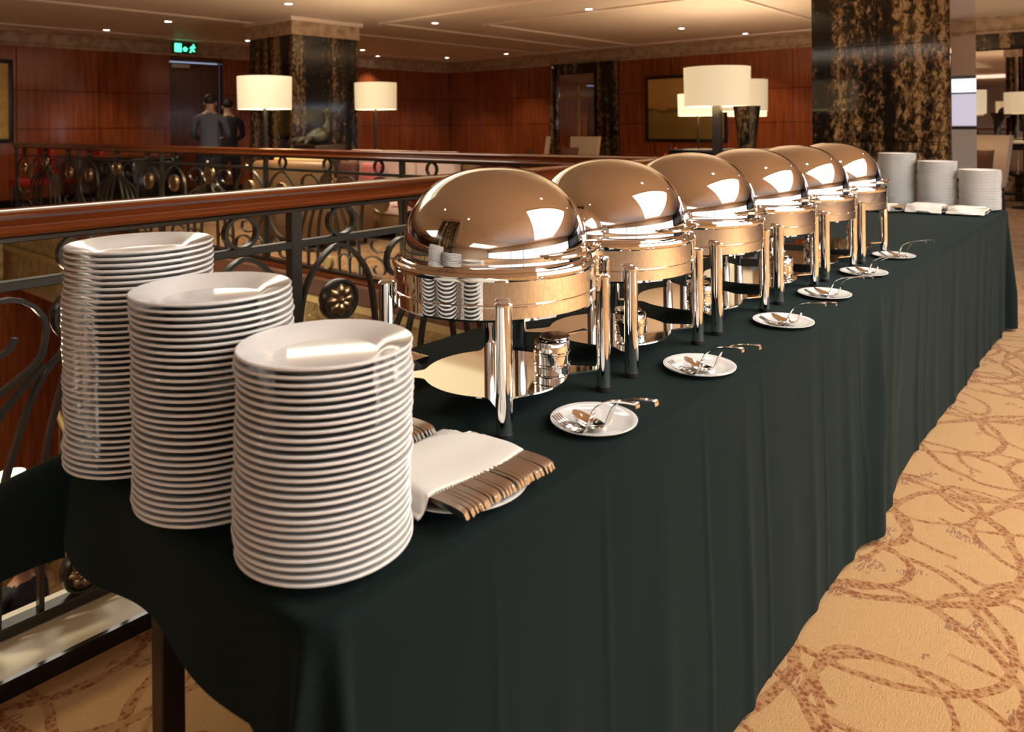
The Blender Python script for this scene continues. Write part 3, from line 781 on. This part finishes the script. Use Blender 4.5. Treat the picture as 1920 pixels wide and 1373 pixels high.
def serving_fork():
    t = thing('serving_fork', '', 'fork')
    for j in range(4):
        x = (j - 1.5) * .0068
        o = blade(catmull([(0, .020), (.015, .013), (.03, .008), (.046, .006)], 4), lambda q: .0022 + q * .03, .0014); o.v = [(px_ + x * (1 - .1), py_, pz) for px_, py_, pz in o.v]
        o.build('tine', 'silver_polished', t, smooth=50)
    blade(catmull([(.044, .006), (.055, .005), (.068, .0055)], 4), lambda q: interp([(.04, .023), (.05, .025), (.06, .022), (.07, .016)], q), .0015).build('head', 'silver_polished', t, smooth=50)
    h = catmull([(.062, .005)] + HP[1:], 4); hw = [(.06, .020), (.078, .019), (.095, .013), (.12, .0095), (.15, .0105), (.18, .0125)]
    blade(h, lambda q: interp(hw, q), .0028).build('handle', 'silver_polished', t, smooth=50)
    return t
SPM = MB().lathe([(.0005, .0045), (.054, .0045), (.060, .0052), (.070, .0078), (.080, .0108), (.0815, .0104), (.081, .0085), (.068, .0045), (.054, .0005), (.051, 0), (.048, .0008), (.0005, .002)], 56).mesh('serving_plate', 'porcelain', 50)
SPN, FK = serving_spoon(), serving_fork()
SP = [(1.170, .805), (1.582, .797), (2.083, .795), (2.496, .818), (2.943, .824), (3.382, .830)]
for i, (x, y) in enumerate(SP):
    o = link('serving_plate', SPM, None, (x, y, TOP), (0, 0, i)); tag(o, 'small white plate before the chafing dish ' + WHERE[i], 'plate', 'small plates along the front of the buffet')
    s = SPN if i == 0 else copy_tree(SPN); s.location = (x - .030 + .004 * (i % 3 - 1), y + .022, TOP + .0048); s.rotation_euler = (0, 0, [0, .03, -.04, .05, -.05, .06][i])
    tag(s, 'silver serving spoon before the chafing dish ' + WHERE[i], 'spoon', 'serving spoons')
    s = FK if i == 0 else copy_tree(FK); s.location = (x - .066, y + .040, TOP + .0062); s.rotation_euler = (0, 0, [0, -.03, .03, .06, .02, -.05][i])
    tag(s, 'silver serving fork before the chafing dish ' + WHERE[i], 'fork', 'serving forks')

# ---------------------------------------------------------------- cutlery under napkins
CPM = MB().lathe([(.0005, .004), (.064, .004), (.070, .005), (.086, .012), (.104, .0160), (.1055, .0155), (.105, .0135), (.086, .007), (.066, .0005), (.062, 0), (.058, .0008), (.0005, .0015)], 56).mesh('cutlery_plate', 'porcelain', 50)
def cutlery_mesh(kind):
    p = [(0, 0), (.04, .001), (.08, .002), (.11, .003), (.15, .003), (.185, .001), (.19, 0)]
    if kind == 'fork': wd = [(0, .006), (.01, .018), (.045, .022), (.06, .014), (.075, .010), (.12, .013), (.165, .019), (.183, .021), (.19, .012)]
    else: wd = [(0, .004), (.008, .020), (.025, .034), (.045, .030), (.06, .012), (.075, .007), (.12, .012), (.165, .019), (.183, .021), (.19, .012)]
    return blade(catmull(p, 3), lambda q: interp(wd, q), .0036).mesh('table_' + kind, 'silver', 50)
FKM, SNM = cutlery_mesh('fork'), cutlery_mesh('spoon')
def bundle(cx, cy, n_, kind, rz, row, where, plate_label, napkin_label, group, seed, width=.20):
    """plate, a row of cutlery lying along y with handles to -y, and a napkin folded over it"""
    rnd = random.Random(seed); R = Matrix.Rotation(rz, 3, 'Z')
    o = link('cutlery_plate', CPM, None, (cx, cy, TOP)); tag(o, plate_label, 'plate', 'plates under the cutlery')
    for i in range(n_):
        x = (i / (n_ - 1) - .5) * width
        p = R @ Vector((x, .085 + rnd.uniform(-.002, .002), .0272 + (.0055 if kind == 'spoon' else 0) + rnd.uniform(0, .0006)))
        o = link('table_' + kind, FKM if kind == 'fork' else SNM, None, (cx + p.x, cy + p.y, TOP + p.z), (0, radians(62), rz + rnd.uniform(-.015, .015)))
        end = 'near' if i < n_ / 2 else 'far'
        q = i + 1 if i < n_ / 2 else n_ - i
        tag(o, 'silver table %s, %s from the %s end, %s' % (kind, ordinal(q), end, where), kind, group)
    def nap(u, v):
        x = (u - .5) * (width + .045); y = -.042 + v * .185 if cx < 3 or cy > 1.2 else -.094 + v * .198
        m = 1 / (1 + math.exp(-(width / 2 + .008 - abs(x)) / .003))
        z = (.0195 if sqrt(x * x + y * y) < .112 else .010) + (.0215 + (.010 if kind == 'spoon' else 0)) * m + .0012 * (4 if cx > 3 else 1) * sin(u * 9 + 2 * v) * m + .0008 * sin(v * 13)
        z = max(z - .0065 * (1 - v) * m, .006)
        if v > .8: z -= (v - .8) / .2 * .012 * m
        p = R @ Vector((x + .004 * sin(v * 7), y + .006 * sin(u * 6 + seed), 0))
        return (p.x, p.y, z)
    o = MB().grid(44, 30, nap).build('napkin', 'white_linen', None, (cx, cy, TOP), smooth=80)
    md = o.modifiers.new('thickness', 'SOLIDIFY'); md.thickness = .003; md.offset = 1
    tag(o, napkin_label, 'napkin', 'white napkins over the cutlery')
bundle(.832, .822, 44, 'fork', 0, 1, 'under the near front napkin', 'white plate under the forks at the front edge of the near end', 'white linen napkin over the forks, nearest the front edge', 'forks under the near front napkin', 1)
bundle(.815, 1.055, 26, 'spoon', 0, 2, 'under the near middle napkin', 'white plate under the spoons behind the shortest near stack', 'white linen napkin over the spoons behind the shortest near stack', 'spoons under the near middle napkin', 2, .17)
bundle(1.075, 1.327, 22, 'fork', pi / 2, 3, 'under the near back napkin', 'white plate under the forks at the back edge of the near end', 'white linen napkin at the back edge beside the nearest chafing dish', 'forks under the near back napkin', 3, .125)
bundle(5.17, .862, 12, 'fork', 0, 4, 'under the far front napkin', 'white plate before the shortest far stack', 'white linen napkin before the shortest far stack', 'forks under the far front napkin', 4, .18)
bundle(5.13, 1.075, 12, 'spoon', 0, 5, 'under the far middle napkin', 'white plate before the middle far stack', 'white linen napkin before the middle far stack', 'spoons under the far middle napkin', 5, .17)
bundle(5.08, 1.285, 12, 'fork', 0, 6, 'under the far back napkin', 'white plate before the tallest far stack', 'white linen napkin before the tallest far stack', 'forks under the far back napkin', 6, .17)

# ---------------------------------------------------------------- ceiling downlights, exit sign
def downlight(x, y, label, power=28, cone=75):
    t = thing('downlight', label, 'downlight', (x, y, CZ), 0, 'small ceiling downlights')
    MB().lathe([(.048, -.001), (.075, -.001), (.078, -.006), (.070, -.010), (.050, -.006), (.048, -.001)], 24).build('trim_ring', 'ceiling_trim', t)
    MB().lathe([(.001, -.004), (.048, -.004), (.048, -.001), (.001, -.001)], 20).build('lens', 'glow_lens', t)
    l = bpy.data.lights.new('downlight_beam', 'SPOT'); l.energy = power; l.color = (1, .84, .62); l.spot_size = radians(cone); l.spot_blend = .6; l.shadow_soft_size = .05
    o = bpy.data.objects.new('downlight_beam', l); COL.objects.link(o); o.location = (0, 0, -.012); o.parent = t
DL = [((5.55, 11.84), 'ceiling downlight left of the near face of the left column'), ((5.87, 9.0), 'ceiling downlight at the top edge, above the left column'),
      ((5.31, 13.58), 'small ceiling downlight over the panelled wall at far left'), ((7.82, 13.38), 'ceiling downlight at the left edge of the left column'),
      ((10.53, 13.30), 'upper of two ceiling downlights right of the left column'), ((11.7, 14.2), 'lower of two ceiling downlights right of the left column'),
      ((8.61, 8.99), 'ceiling downlight in the middle, nearest of the middle ones'), ((13.21, 13.38), 'ceiling downlight before the back corner of the hall'),
      ((13.5, 11.69), 'ceiling downlight before the wall mirror'), ((9.14, 6.31), 'ceiling downlight at the top, right of the middle'),
      ((12.14, 6.4), 'faint ceiling downlight above the right lamps'), ((13.7, 5.9), 'ceiling downlight left of the right column'),
      ((2.6, .2), 'ceiling downlight above the buffet'), ((-.9, 1.0), 'ceiling downlight above the near end of the buffet'), ((6.3, .2), 'ceiling downlight above the far end of the buffet')]
for (x, y), lb in DL: downlight(x, y, lb, 70 if y > 11 or x > 11 else 28, 95 if y > 11 or x > 11 else 75)
downlight(-.25, 2.62, 'ceiling downlight above the near balustrade', 110, 70)
ex = thing('exit_sign', 'green lit exit sign above the door on the left', 'exit sign', (7.03, YW - .30, 2.74))
MB().rbox(-.235, .235, 0, .05, .01, .215, .01).build('case', 'plastic_dark', ex)
MB().rbox(-.01, .01, .05, .28, .09, .13, .003).build('wall_bracket', 'plastic_dark', ex)
MB().box(-.21, -.075, -.006, -.001, .03, .195).build('door_symbol', 'glow_exit', ex, smooth=0)
MB().add([(x, y, z) for y in (-.006, -.001) for x, z in ((-.035, .05), (.03, .05), (.03, .09), (.06, .09), (-.002, .14), (-.065, .09), (-.035, .09))],
         [(0, 1, 2, 3, 4, 5, 6), (13, 12, 11, 10, 9, 8, 7)] + [(i, (i + 1) % 7, 7 + (i + 1) % 7, 7 + i) for i in range(7)]).build('arrow_symbol', 'glow_exit', ex, smooth=0)
fg = MB(); fg.add([(x, y, z) for y in (-.006, -.001) for x, z in ((.08, .03), (.11, .03), (.135, .075), (.165, .05), (.20, .05), (.165, .10), (.17, .13), (.205, .12), (.205, .14), (.16, .165), (.11, .15), (.085, .11), (.11, .11), (.12, .125), (.11, .08))],
                  [tuple(range(15)), tuple(range(29, 14, -1))] + [(i, (i + 1) % 15, 15 + (i + 1) % 15, 15 + i) for i in range(15)]).ell((.165, -.0035, .182), (.018, .0025, .018), 12, 6)
fg.build('running_figure_symbol', 'glow_exit', ex, smooth=0)

# ---------------------------------------------------------------- floor lamps
def floor_lamp(x, y, label, dia=.55, z0=1.46, z1=1.80, bright=False, post=.018, power=42):
    t = thing('floor_lamp', label, 'lamp', (x, y, 0), 0, 'floor lamps in the lounge')
    MB().lathe([(.001, 0), (.17, 0), (.175, .008), (.17, .02), (.03, .03), (.001, .03)], 28).build('base', 'dark_metal', t)
    if post > .03: MB().rbox(-post, post, -post, post, .03, z0 + .06, .008).build('pole', 'dark_metal', t)
    else: MB().tube([(0, 0, .03), (0, 0, z0 + .1)], post, 12).build('pole', 'dark_metal', t)
    r = dia / 2
    sh = MB().lathe([(r * .985, z0), (r, z0), (r * 1.02, z1), (r * 1.005, z1), (r * .985, z0)], 40).build('lamp_shade', 'lamp_shade_bright' if bright else 'lamp_shade', t, smooth=40)
    MB().tube([(-r * .98, 0, z1 - .04), (r * .98, 0, z1 - .04)], .004, 6).build('spider', 'dark_metal', sh)
    MB().ell((0, 0, z0 + .17), (.03, .03, .045), 12, 8).build('bulb', 'glow_low_lamp', t)
    point_light('lamp_light', (0, 0, z0 + .24), power, (1, .80, .52), .06, t)
floor_lamp(4.41, 7.22, 'floor lamp with cream drum shade before the left column', z0=1.50, z1=1.845)
floor_lamp(6.50, 7.94, 'floor lamp with cream drum shade right of the left column', z0=1.53, z1=1.885)
floor_lamp(6.09, 2.88, 'largest cream drum floor lamp left of the right column', z0=1.45, z1=1.785, post=.034, power=36)
floor_lamp(7.85, 3.42, 'cream drum floor lamp behind the largest, nearest the right column', z0=1.43, z1=1.77, dia=.52, post=.034, power=42)
floor_lamp(9.85, 4.95, 'bright floor lamp behind the largest lamp, on the left', z0=1.41, z1=1.72, bright=True, power=60)
floor_lamp(10.6, 4.55, 'bright floor lamp behind the largest lamp, on the right', z0=1.40, z1=1.72, bright=True, power=60)
floor_lamp(11.9, 1.98, 'floor lamp with cream shade at far right beside the mirror', z0=1.40, z1=1.72, dia=.45, power=8)
floor_lamp(13.4, 1.50, 'floor lamp with cream shade at the right edge', z0=1.40, z1=1.72, dia=.5, power=8)

# ---------------------------------------------------------------- lounge furniture
def sofa(name, label, cat, loc, rz, W, D, back, mats, seats=2, arms=True, group=None, rd=.04):
    t = thing(name, label, cat, loc, rz, group); fab, out = mats
    MB().rbox(-W / 2 + .12, W / 2 - .12, -D / 2 + .02, D / 2 - .16, .10, .30, .02).build('seat_base', out, t)
    MB().rbox(-W / 2, W / 2, D / 2 - .16, D / 2, .08, back - .03, rd, seg=4).build('back_frame', out, t)
    if arms:
        for s in (-1, 1):
            x0, x1 = sorted((s * W / 2, s * (W / 2 - .14))); MB().rbox(x0, x1, -D / 2, D / 2 - .17, .08, .62, .055, seg=4).build('armrest', out, t)
    w_ = (W - .30) / seats
    for i in range(seats):
        x0 = -W / 2 + .15 + i * w_
        MB().rbox(x0 + .005, x0 + w_ - .005, -D / 2, D / 2 - .30, .30, .45, .045, seg=3).build('seat_cushion', fab, t)
        MB().rbox(x0 + .005, x0 + w_ - .005, D / 2 - .31, D / 2 - .165, .44, back, .05, seg=3).build('back_cushion', fab, t)
    for sx in (-1, 1):
        for sy in (-1, 1): MB().lathe([(.001, 0), (.018, 0), (.025, .09), (.001, .09)], 12).build('foot', 'table_wood', t, (sx * (W / 2 - .08), sy * (D / 2 - .10), 0))
    return t
def cushion(label, loc, rot, mat, s=.42, group=None):
    def f(u, v, sg):
        a, b = u * 2 - 1, v * 2 - 1; k_ = (1 - a ** 4) * (1 - b ** 4)
        return (a * s / 2 * (1 - .06 * (1 - b * b)), sg * .07 * max(0, k_) ** .6, b * s / 2 * (1 - .06 * (1 - a * a)))
    m = MB().grid(12, 12, lambda u, v: f(u, v, 1)).grid(12, 12, lambda u, v: f(u, v, -1))
    o = m.build('cushion', mat, None, loc, rot, smooth=80); return tag(o, label, 'cushion', group)
# sofa with its front to the atrium, and an armchair with its back to it
sofa('sofa', 'pale pink upholstered sofa behind the far balustrade', 'sofa', (6.05, 7.2, 0), -pi / 2, 2.3, .95, 1.0, ('pink_fabric', 'tan_leather'), 3)
cushion('brown patterned cushion on the pale pink sofa, left of the pair', (6.06, 7.98, .675), (radians(-10), 0, -pi / 2), 'brown_fabric', .40)
cushion('rust coloured cushion on the pale pink sofa, right of the pair', (6.05, 7.52, .67), (radians(-10), 0, -pi / 2), 'rose_fabric', .38)
sofa('armchair', 'tan leather armchair turned away, behind the far balustrade', 'armchair', (4.95, 7.12, 0), pi / 2 + .25, 1.05, .85, .98, ('gold_fabric', 'tan_leather'), 1, rd=.075)
sofa('armchair', 'dark armchair with rose fabric right of the pale pink sofa', 'armchair', (5.55, 4.55, 0), pi / 2, .95, .85, .82, ('rose_fabric', 'brown_fabric'), 1)
# pink leafy plant on a stand beside the sofa
pl = thing('potted_plant', 'rose pink leafy plant in a dark pot beside the sofa', 'plant', (4.75, 5.15, 0))
MB().lathe([(.001, 0), (.13, 0), (.15, .05), (.12, .28), (.16, .5), (.15, .52), (.10, .5), (.001, .48)], 24).build('pot', 'black_lacquer', pl)
rnd = random.Random(11)
for i in range(22):
    a = rnd.uniform(0, 2 * pi); el = rnd.uniform(.3, 1.3); L = rnd.uniform(.25, .42); wv = .07
    ring_ = []
    m = MB(); P = []
    for j in range(7):
        q = j / 6; rad = L * q; drop = .25 * q * q
        c_ = Vector((cos(a) * cos(el) * rad, sin(a) * cos(el) * rad, .5 + sin(el) * rad - drop * L))
        sd = Vector((-sin(a), cos(a), .2)) * wv * sin(pi * min(.97, .1 + .87 * q))
        P += [c_ - sd, c_ + Vector((0, 0, .012)), c_ + sd]
    m.add(P, [(j * 3 + i2, j * 3 + i2 + 1, j * 3 + i2 + 4, j * 3 + i2 + 3) for j in range(6) for i2 in range(2)])
    m.build('leaf', 'rose_fabric', pl, smooth=80)
# bird sculpture on a pedestal
bd = thing('bird_sculpture', 'dark bronze bird sculpture with pale crest before the left column', 'sculpture', (6.30, 8.92, 0)); bd.scale = (1.08, 1.08, 1.08)
MB().rbox(-.24, .24, -.24, .24, 0, .98, .02).build('pedestal', 'table_wood', bd)
bpt = catmull([(-.22, 0, 1.08), (-.12, 0, 1.08), (0, 0, 1.10), (.08, 0, 1.16), (.11, 0, 1.26), (.10, 0, 1.35), (.09, 0, 1.41), (.05, 0, 1.425)], 5)
br = catmull([(.02,), (.09,), (.12,), (.085,), (.045,), (.032,), (.034,), (.006,)], 5)
MB().tube(bpt, [max(.004, q[0]) for q in br], 14).build('body', 'pewter', bd, smooth=80)
MB().tube([(.05, 0, 1.40), (.11, 0, 1.44), (.13, 0, 1.36), (.14, 0, 1.25)], [.006, .02, .018, .004], 8).build('crest', 'gilt', bd, smooth=80)
for a in (-.3, 0, .3): MB().tube([(-.15, a * .2, 1.07), (-.30, a * .5, 1.04), (-.36, a * .7, 1.0)], [.03, .035, .006], 8).build('tail_feather', 'pewter', bd, smooth=80)
# upholstered side chairs by the wall mirror and at the far right
def side_chair(loc, rz, label, mat, group=None):
    t = thing('side_chair', label, 'chair', loc, rz, group)
    MB().rbox(-.26, .26, -.26, .24, .38, .50, .03).build('seat', mat, t)
    bk = MB(); bk.add([(x * (1 + .14 * (q)) , .22 + .10 * q + dy, .44 + .66 * q) for dy in (-.04, .04) for q in (0, .33, .66, 1) for x in (-.25, -.1, .1, .25)],
                      [(r * 4 + i, r * 4 + i + 1, r * 4 + i + 5, r * 4 + i + 4) for r in range(3) for i in range(3)] + [(16 + r * 4 + i, 16 + r * 4 + i + 4, 16 + r * 4 + i + 5, 16 + r * 4 + i + 1) for r in range(3) for i in range(3)]
                      + [(i, 16 + i, 17 + i, i + 1) for i in range(3)] + [(12 + i, 13 + i, 29 + i, 28 + i) for i in range(3)] + [(r * 4, r * 4 + 4, 20 + r * 4, 16 + r * 4) for r in range(3)] + [(r * 4 + 3, 19 + r * 4, 23 + r * 4, r * 4 + 7) for r in range(3)])
    bk.build('backrest', mat, t)
    for sx in (-1, 1):
        for sy in (-1, 1): MB().tube([(sx * .22, sy * .20, .39), (sx * .23, sy * .22, 0)], [.024, .016], 10).build('leg', 'table_wood', t)
    return t
side_chair((10.2, 8.30, 0), -pi / 2 - .9, 'beige high back chair seen side on, left of the wall mirror', 'beige_fabric')
side_chair((10.2, 7.35, 0), -pi / 2, 'beige high back chair with dark cushion, in front of the wall mirror', 'beige_fabric')
cushion('dark brown cushion on the beige chair before the wall mirror', (10.02, 7.34, .76), (radians(-10), 0, -pi / 2), 'brown_fabric', .36)
cushion('dark brown cushion on the beige chair seen side on', (10.02, 8.18, .74), (radians(-10), 0, -pi / 2 - .9), 'brown_fabric', .32)
side_chair((12.2, 1.92, 0), -pi / 2 - .45, 'cream high back chair at far right beside the right column', 'cream_fabric')
cushion('dark brown cushion on the cream chair at far right', (12.02, 1.84, .74), (radians(-10), 0, -pi / 2 - .45), 'brown_fabric', .34)
# low dark bench behind the balustrade under the mirror and sofa on the right
sofa('sofa', 'dark brown sofa before the back wall, left of the beige chairs', 'sofa', (9.6, 9.9, 0), -pi / 2, 2.0, .9, .80, ('brown_fabric', 'brown_fabric'), 2)
sofa('sofa', 'pale pink sofa behind the lamps, left of the right column', 'sofa', (9.0, 3.75, 0), pi, 2.0, .9, 1.0, ('pink_fabric', 'cream_fabric'), 2)
pl2 = copy_tree(pl); pl2.location = (8.85, 4.80, 0); pl2.scale = (1.25, 1.25, 1.25); pl2['label'] = 'rose pink leafy plant in a dark pot left of the largest lamp'
# dark side table with lamp book and carved vase between the lamps
sd = thing('side_table', 'low black side table behind the largest lamp', 'table', (7.30, 3.62, 0))
MB().rbox(-.28, .28, -.24, .24, .98, 1.04, .01).build('table_top', 'black_lacquer', sd)
for sx in (-1, 1):
    for sy in (-1, 1): MB().rbox(sx * .24 - .02, sx * .24 + .02, sy * .20 - .02, sy * .20 + .02, 0, .98, .004).build('leg', 'black_lacquer', sd)
vs_ = thing('floor_vase', 'tall dark carved vase between the lamp poles', 'vase', (5.75, 2.47, 0))
MB().lathe([(.001, 0), (.10, 0), (.11, .04), (.05, .10), (.045, .5), (.05, .9), (.075, 1.2), (.105, 1.44), (.09, 1.44), (.06, 1.2), (.001, 1.15)], 20).build('body', 'black_gold_marble', vs_)
MB().lathe([(.05, .86), (.062, .88), (.05, .90)], 20).build('collar', 'bronze', vs_)
# painting on the back wall and painting on the left wall
def painting(label, loc, rz, w_, h_, mat='painting_canvas'):
    t = thing('painting', label, 'painting', loc, rz)
    MB().rbox(-w_ / 2, w_ / 2, -.012, .012, -h_ / 2, h_ / 2, .003).build('canvas', mat, t)
    for r in ((-w_ / 2 - .07, -w_ / 2, -h_ / 2 - .07, h_ / 2 + .07), (w_ / 2, w_ / 2 + .07, -h_ / 2 - .07, h_ / 2 + .07), (-w_ / 2, w_ / 2, -h_ / 2 - .07, -h_ / 2), (-w_ / 2, w_ / 2, h_ / 2, h_ / 2 + .07)):
        MB().rbox(r[0], r[1], -.025, .02, r[2], r[3], .008).build('frame', 'table_wood', t)
painting('brown and gold landscape painting behind the largest lamp', (XW - .06, 7.55, 1.62), pi / 2, 1.75, 1.28)
def gold_canvas():
    m, nt, b = nmat('gold_canvas'); g = G(nt); p = g.coord(); n = g.noise(p, 4, 5, .65, 1)
    nt.links.new(g.ramp(n, [(.35, (.66, .43, .10)), (.6, (.85, .62, .18)), (.75, (.42, .22, .06))]), b.inputs['Base Color']); setp(b, rough=.5); MT['gold_canvas'] = m
gold_canvas()
painting('yellow gold abstract painting at the left edge', (3.50, YW - .06, 1.78), 0, 1.25, 1.25, 'gold_canvas')
# black skirted serving counter with two red chairs behind it
ct = thing('serving_counter', 'black draped counter behind the far balustrade at far left', 'counter', (4.78, 11.9, 0))
MB().rbox(-.33, .33, -1.35, 1.35, .01, .86, .02).build('drape', 'black_lacquer', ct)
MB().rbox(-.36, .36, -1.38, 1.38, .862, .90, .01).build('counter_top', 'black_lacquer', ct)
for i, (x, y) in enumerate(((4.95, 13.75), (4.30, 14.05))):
    t = thing('red_chair', ['red upholstered chair behind the black counter, right one', 'red upholstered chair behind the black counter, left one'][i], 'chair', (x, y, 0), 0, 'red chairs behind the black counter')
    MB().rbox(-.25, .25, -.27, .27, .40, .50, .03).build('seat', 'red_fabric', t); MB().rbox(.18, .25, -.30, .30, .50, 1.0, .03).build('backrest', 'red_fabric', t)
    for sx in (-1, 1):
        for sy in (-1, 1): MB().tube([(sx * .2, sy * .22, .41), (sx * .21, sy * .23, 0)], [.02, .015], 8).build('leg', 'table_wood', t)
# console with dark vase on the far right
cs = thing('console_table', 'dark console table with pale top at the right edge', 'table', (13.6, 1.62, 0))
MB().rbox(-.22, .22, -.45, .45, .96, 1.0, .006).build('table_top', 'cream_stone', cs)
MB().rbox(-.20, .20, -.42, .42, .86, .955, .006).build('apron', 'black_lacquer', cs)
MB().rbox(-.18, .18, -.40, .40, .18, .22, .006).build('lower_shelf', 'black_lacquer', cs)
for sx in (-1, 1):
    for sy in (-1, 1): MB().rbox(sx * .19 - .02, sx * .19 + .02, sy * .41 - .02, sy * .41 + .02, 0, .86, .004).build('leg', 'black_lacquer', cs)
vz = thing('vase', 'dark glossy branching vase on the console at far right', 'vase', (13.55, 1.86, 1.001))
MB().lathe([(.001, 0), (.06, 0), (.04, .1), (.05, .3), (.09, .42), (.07, .42), (.001, .3)], 20).build('body', 'black_lacquer', vz)
MB().ell((.0, -.10, .42), (.09, .09, .09), 14, 10).build('knob', 'black_lacquer', vz)
MB().tube([(0, 0, .2), (0, -.06, .32), (0, -.10, .40)], .025, 8).build('branch', 'black_lacquer', vz)

# ---------------------------------------------------------------- people
def person(label, loc, rz, top, bottom, lean=.0, arms='down', hgt=1.75):
    t = thing('person', label, 'person', loc, rz)
    k_ = hgt / 1.75
    V = [((0, 0, .93), .135, .11), ((0, .01 + lean * .2, 1.12), .125, .10), ((0, .02 + lean * .6, 1.32), .165, .115), ((0, .03 + lean, 1.45), .11, .09), ((0, .05 + lean * 1.2, 1.54), .055, .055), ((0, .07 + lean * 1.4, 1.62), .075, .09), ((0, .07 + lean * 1.5, 1.72), .06, .075)]
    E_ = [(i, i + 1) for i in range(6)]
    def chain(a, pts):
        for p, r in pts:
            V.append((p, r, r)); E_.append((a, len(V) - 1)); a = len(V) - 1
        return a
    for s in (-1, 1):
        if arms == 'down': chain(3, [((s * .19, .02 + lean, 1.42), .06), ((s * .24, -.01 + lean * .7, 1.17), .048), ((s * .25, .06 + lean * .6, .93), .036), ((s * .25, .08 + lean * .6, .84), .034)])
        else: chain(3, [((s * .19, .03 + lean, 1.42), .06), ((s * .25, .12 + lean, 1.18), .048), ((s * .16, .34 + lean, 1.10), .036), ((s * .10, .42 + lean, 1.12), .034)])
        a = chain(0, [((s * .10, 0, .84), .095), ((s * .11, .03, .48), .062), ((s * .11, -.02, .10), .045), ((s * .115, .06, .045), .04), ((s * .12, .15, .03), .032)])
    me = bpy.data.meshes.new('body'); me.from_pydata([tuple(c * k_ for c in v[0]) for v in V], E_, [])
    o = link('body', me, t); sk = o.modifiers.new('skin', 'SKIN')
    for v, sv in zip(V, me.skin_vertices[0].data): sv.radius = (v[1] * k_, v[2] * k_)
    me.skin_vertices[0].data[0].use_root = True
    sk.use_smooth_shade = True
    o.modifiers.new('subdiv', 'SUBSURF').levels = 2; o.modifiers['subdiv'].render_levels = 2
    dg = bpy.context.evaluated_depsgraph_get(); ev = o.evaluated_get(dg); nm = bpy.data.meshes.new_from_object(ev)
    for md in list(o.modifiers): o.modifiers.remove(md)
    o.data = nm; nm.materials.clear()
    for mt in (top, bottom, 'skin', 'black_lacquer'): nm.materials.append(MT[mt])
    for p in nm.polygons:
        z = p.center.z / k_; x = abs(p.center.x) / k_
        p.use_smooth = True
        p.material_index = 3 if z < .09 else 2 if (z > 1.50 or (x > .2 and z < .92 and arms == 'down') or (arms != 'down' and p.center.y / k_ > .36 + lean)) else 1 if z < .98 and x < .21 else 0
    hd = Vector((0, .06 + lean * 1.45, 1.68)) * k_
    hm = MB().ell((hd.x, hd.y - .015, hd.z + .03), (.085 * k_, .10 * k_, .085 * k_), 14, 10)
    hm.build('hair', 'hair', t, smooth=80)
    for s in (-1, 1): MB().ell((hd.x + s * .082 * k_, hd.y, hd.z - .03), (.012, .02, .03), 8, 6).build('ear', 'skin', t, smooth=80)
    MB().tube([(hd.x, hd.y + .095 * k_, hd.z - .01), (hd.x, hd.y + .115 * k_, hd.z - .045)], [.008, .014], 8).build('nose', 'skin', t, smooth=80)
    for s in (-1, 1): MB().ell((hd.x + s * .03, hd.y + .092 * k_, hd.z - .005), (.012, .006, .007), 8, 6).build('eye', 'plastic_white', t, smooth=80)
    MB().ell((hd.x, hd.y + .095 * k_, hd.z - .075), (.024, .008, .006), 8, 6).build('mouth', 'rose_fabric', t, smooth=80)
    return t
person('person in a grey blue shirt and dark trousers, back turned, by the exit door', (5.66, 10.80, 0), radians(-35), 'shirt_blue', 'trouser', .06, 'front', 1.78)
person('person in a dark suit standing beside the one in the shirt', (6.40, 11.55, 0), radians(-20), 'suit_navy', 'trouser', .05, 'front', 1.74)
person('person in a dark jacket on the lower floor, seen through the balusters', (2.25, 7.75, -4.2), radians(200), 'suit_navy', 'trouser', 0, 'down', 1.75)
# lit table lamp on the lower floor
lt = thing('console_table', 'gilt console table on the lower floor', 'table', (2.95, 10.45, -4.2))
MB().rbox(-.5, .5, -.3, .3, .72, .78, .01).build('table_top', 'gilt', lt)
for sx in (-1, 1):
    for sy in (-1, 1): MB().rbox(sx * .44 - .03, sx * .44 + .03, sy * .24 - .03, sy * .24 + .03, 0, .72, .006).build('leg', 'gilt', lt)
tl = thing('table_lamp', 'lit table lamp with pale shade on the lower floor', 'lamp', (2.95, 10.45, -3.419))
MB().lathe([(.001, 0), (.10, 0), (.09, .03), (.03, .08), (.06, .2), (.02, .32), (.001, .32)], 20).build('base', 'brass', tl)
MB().lathe([(.24, .30), (.16, .62), (.155, .62), (.235, .30), (.24, .30)], 28).build('lamp_shade', 'glow_low_lamp', tl)
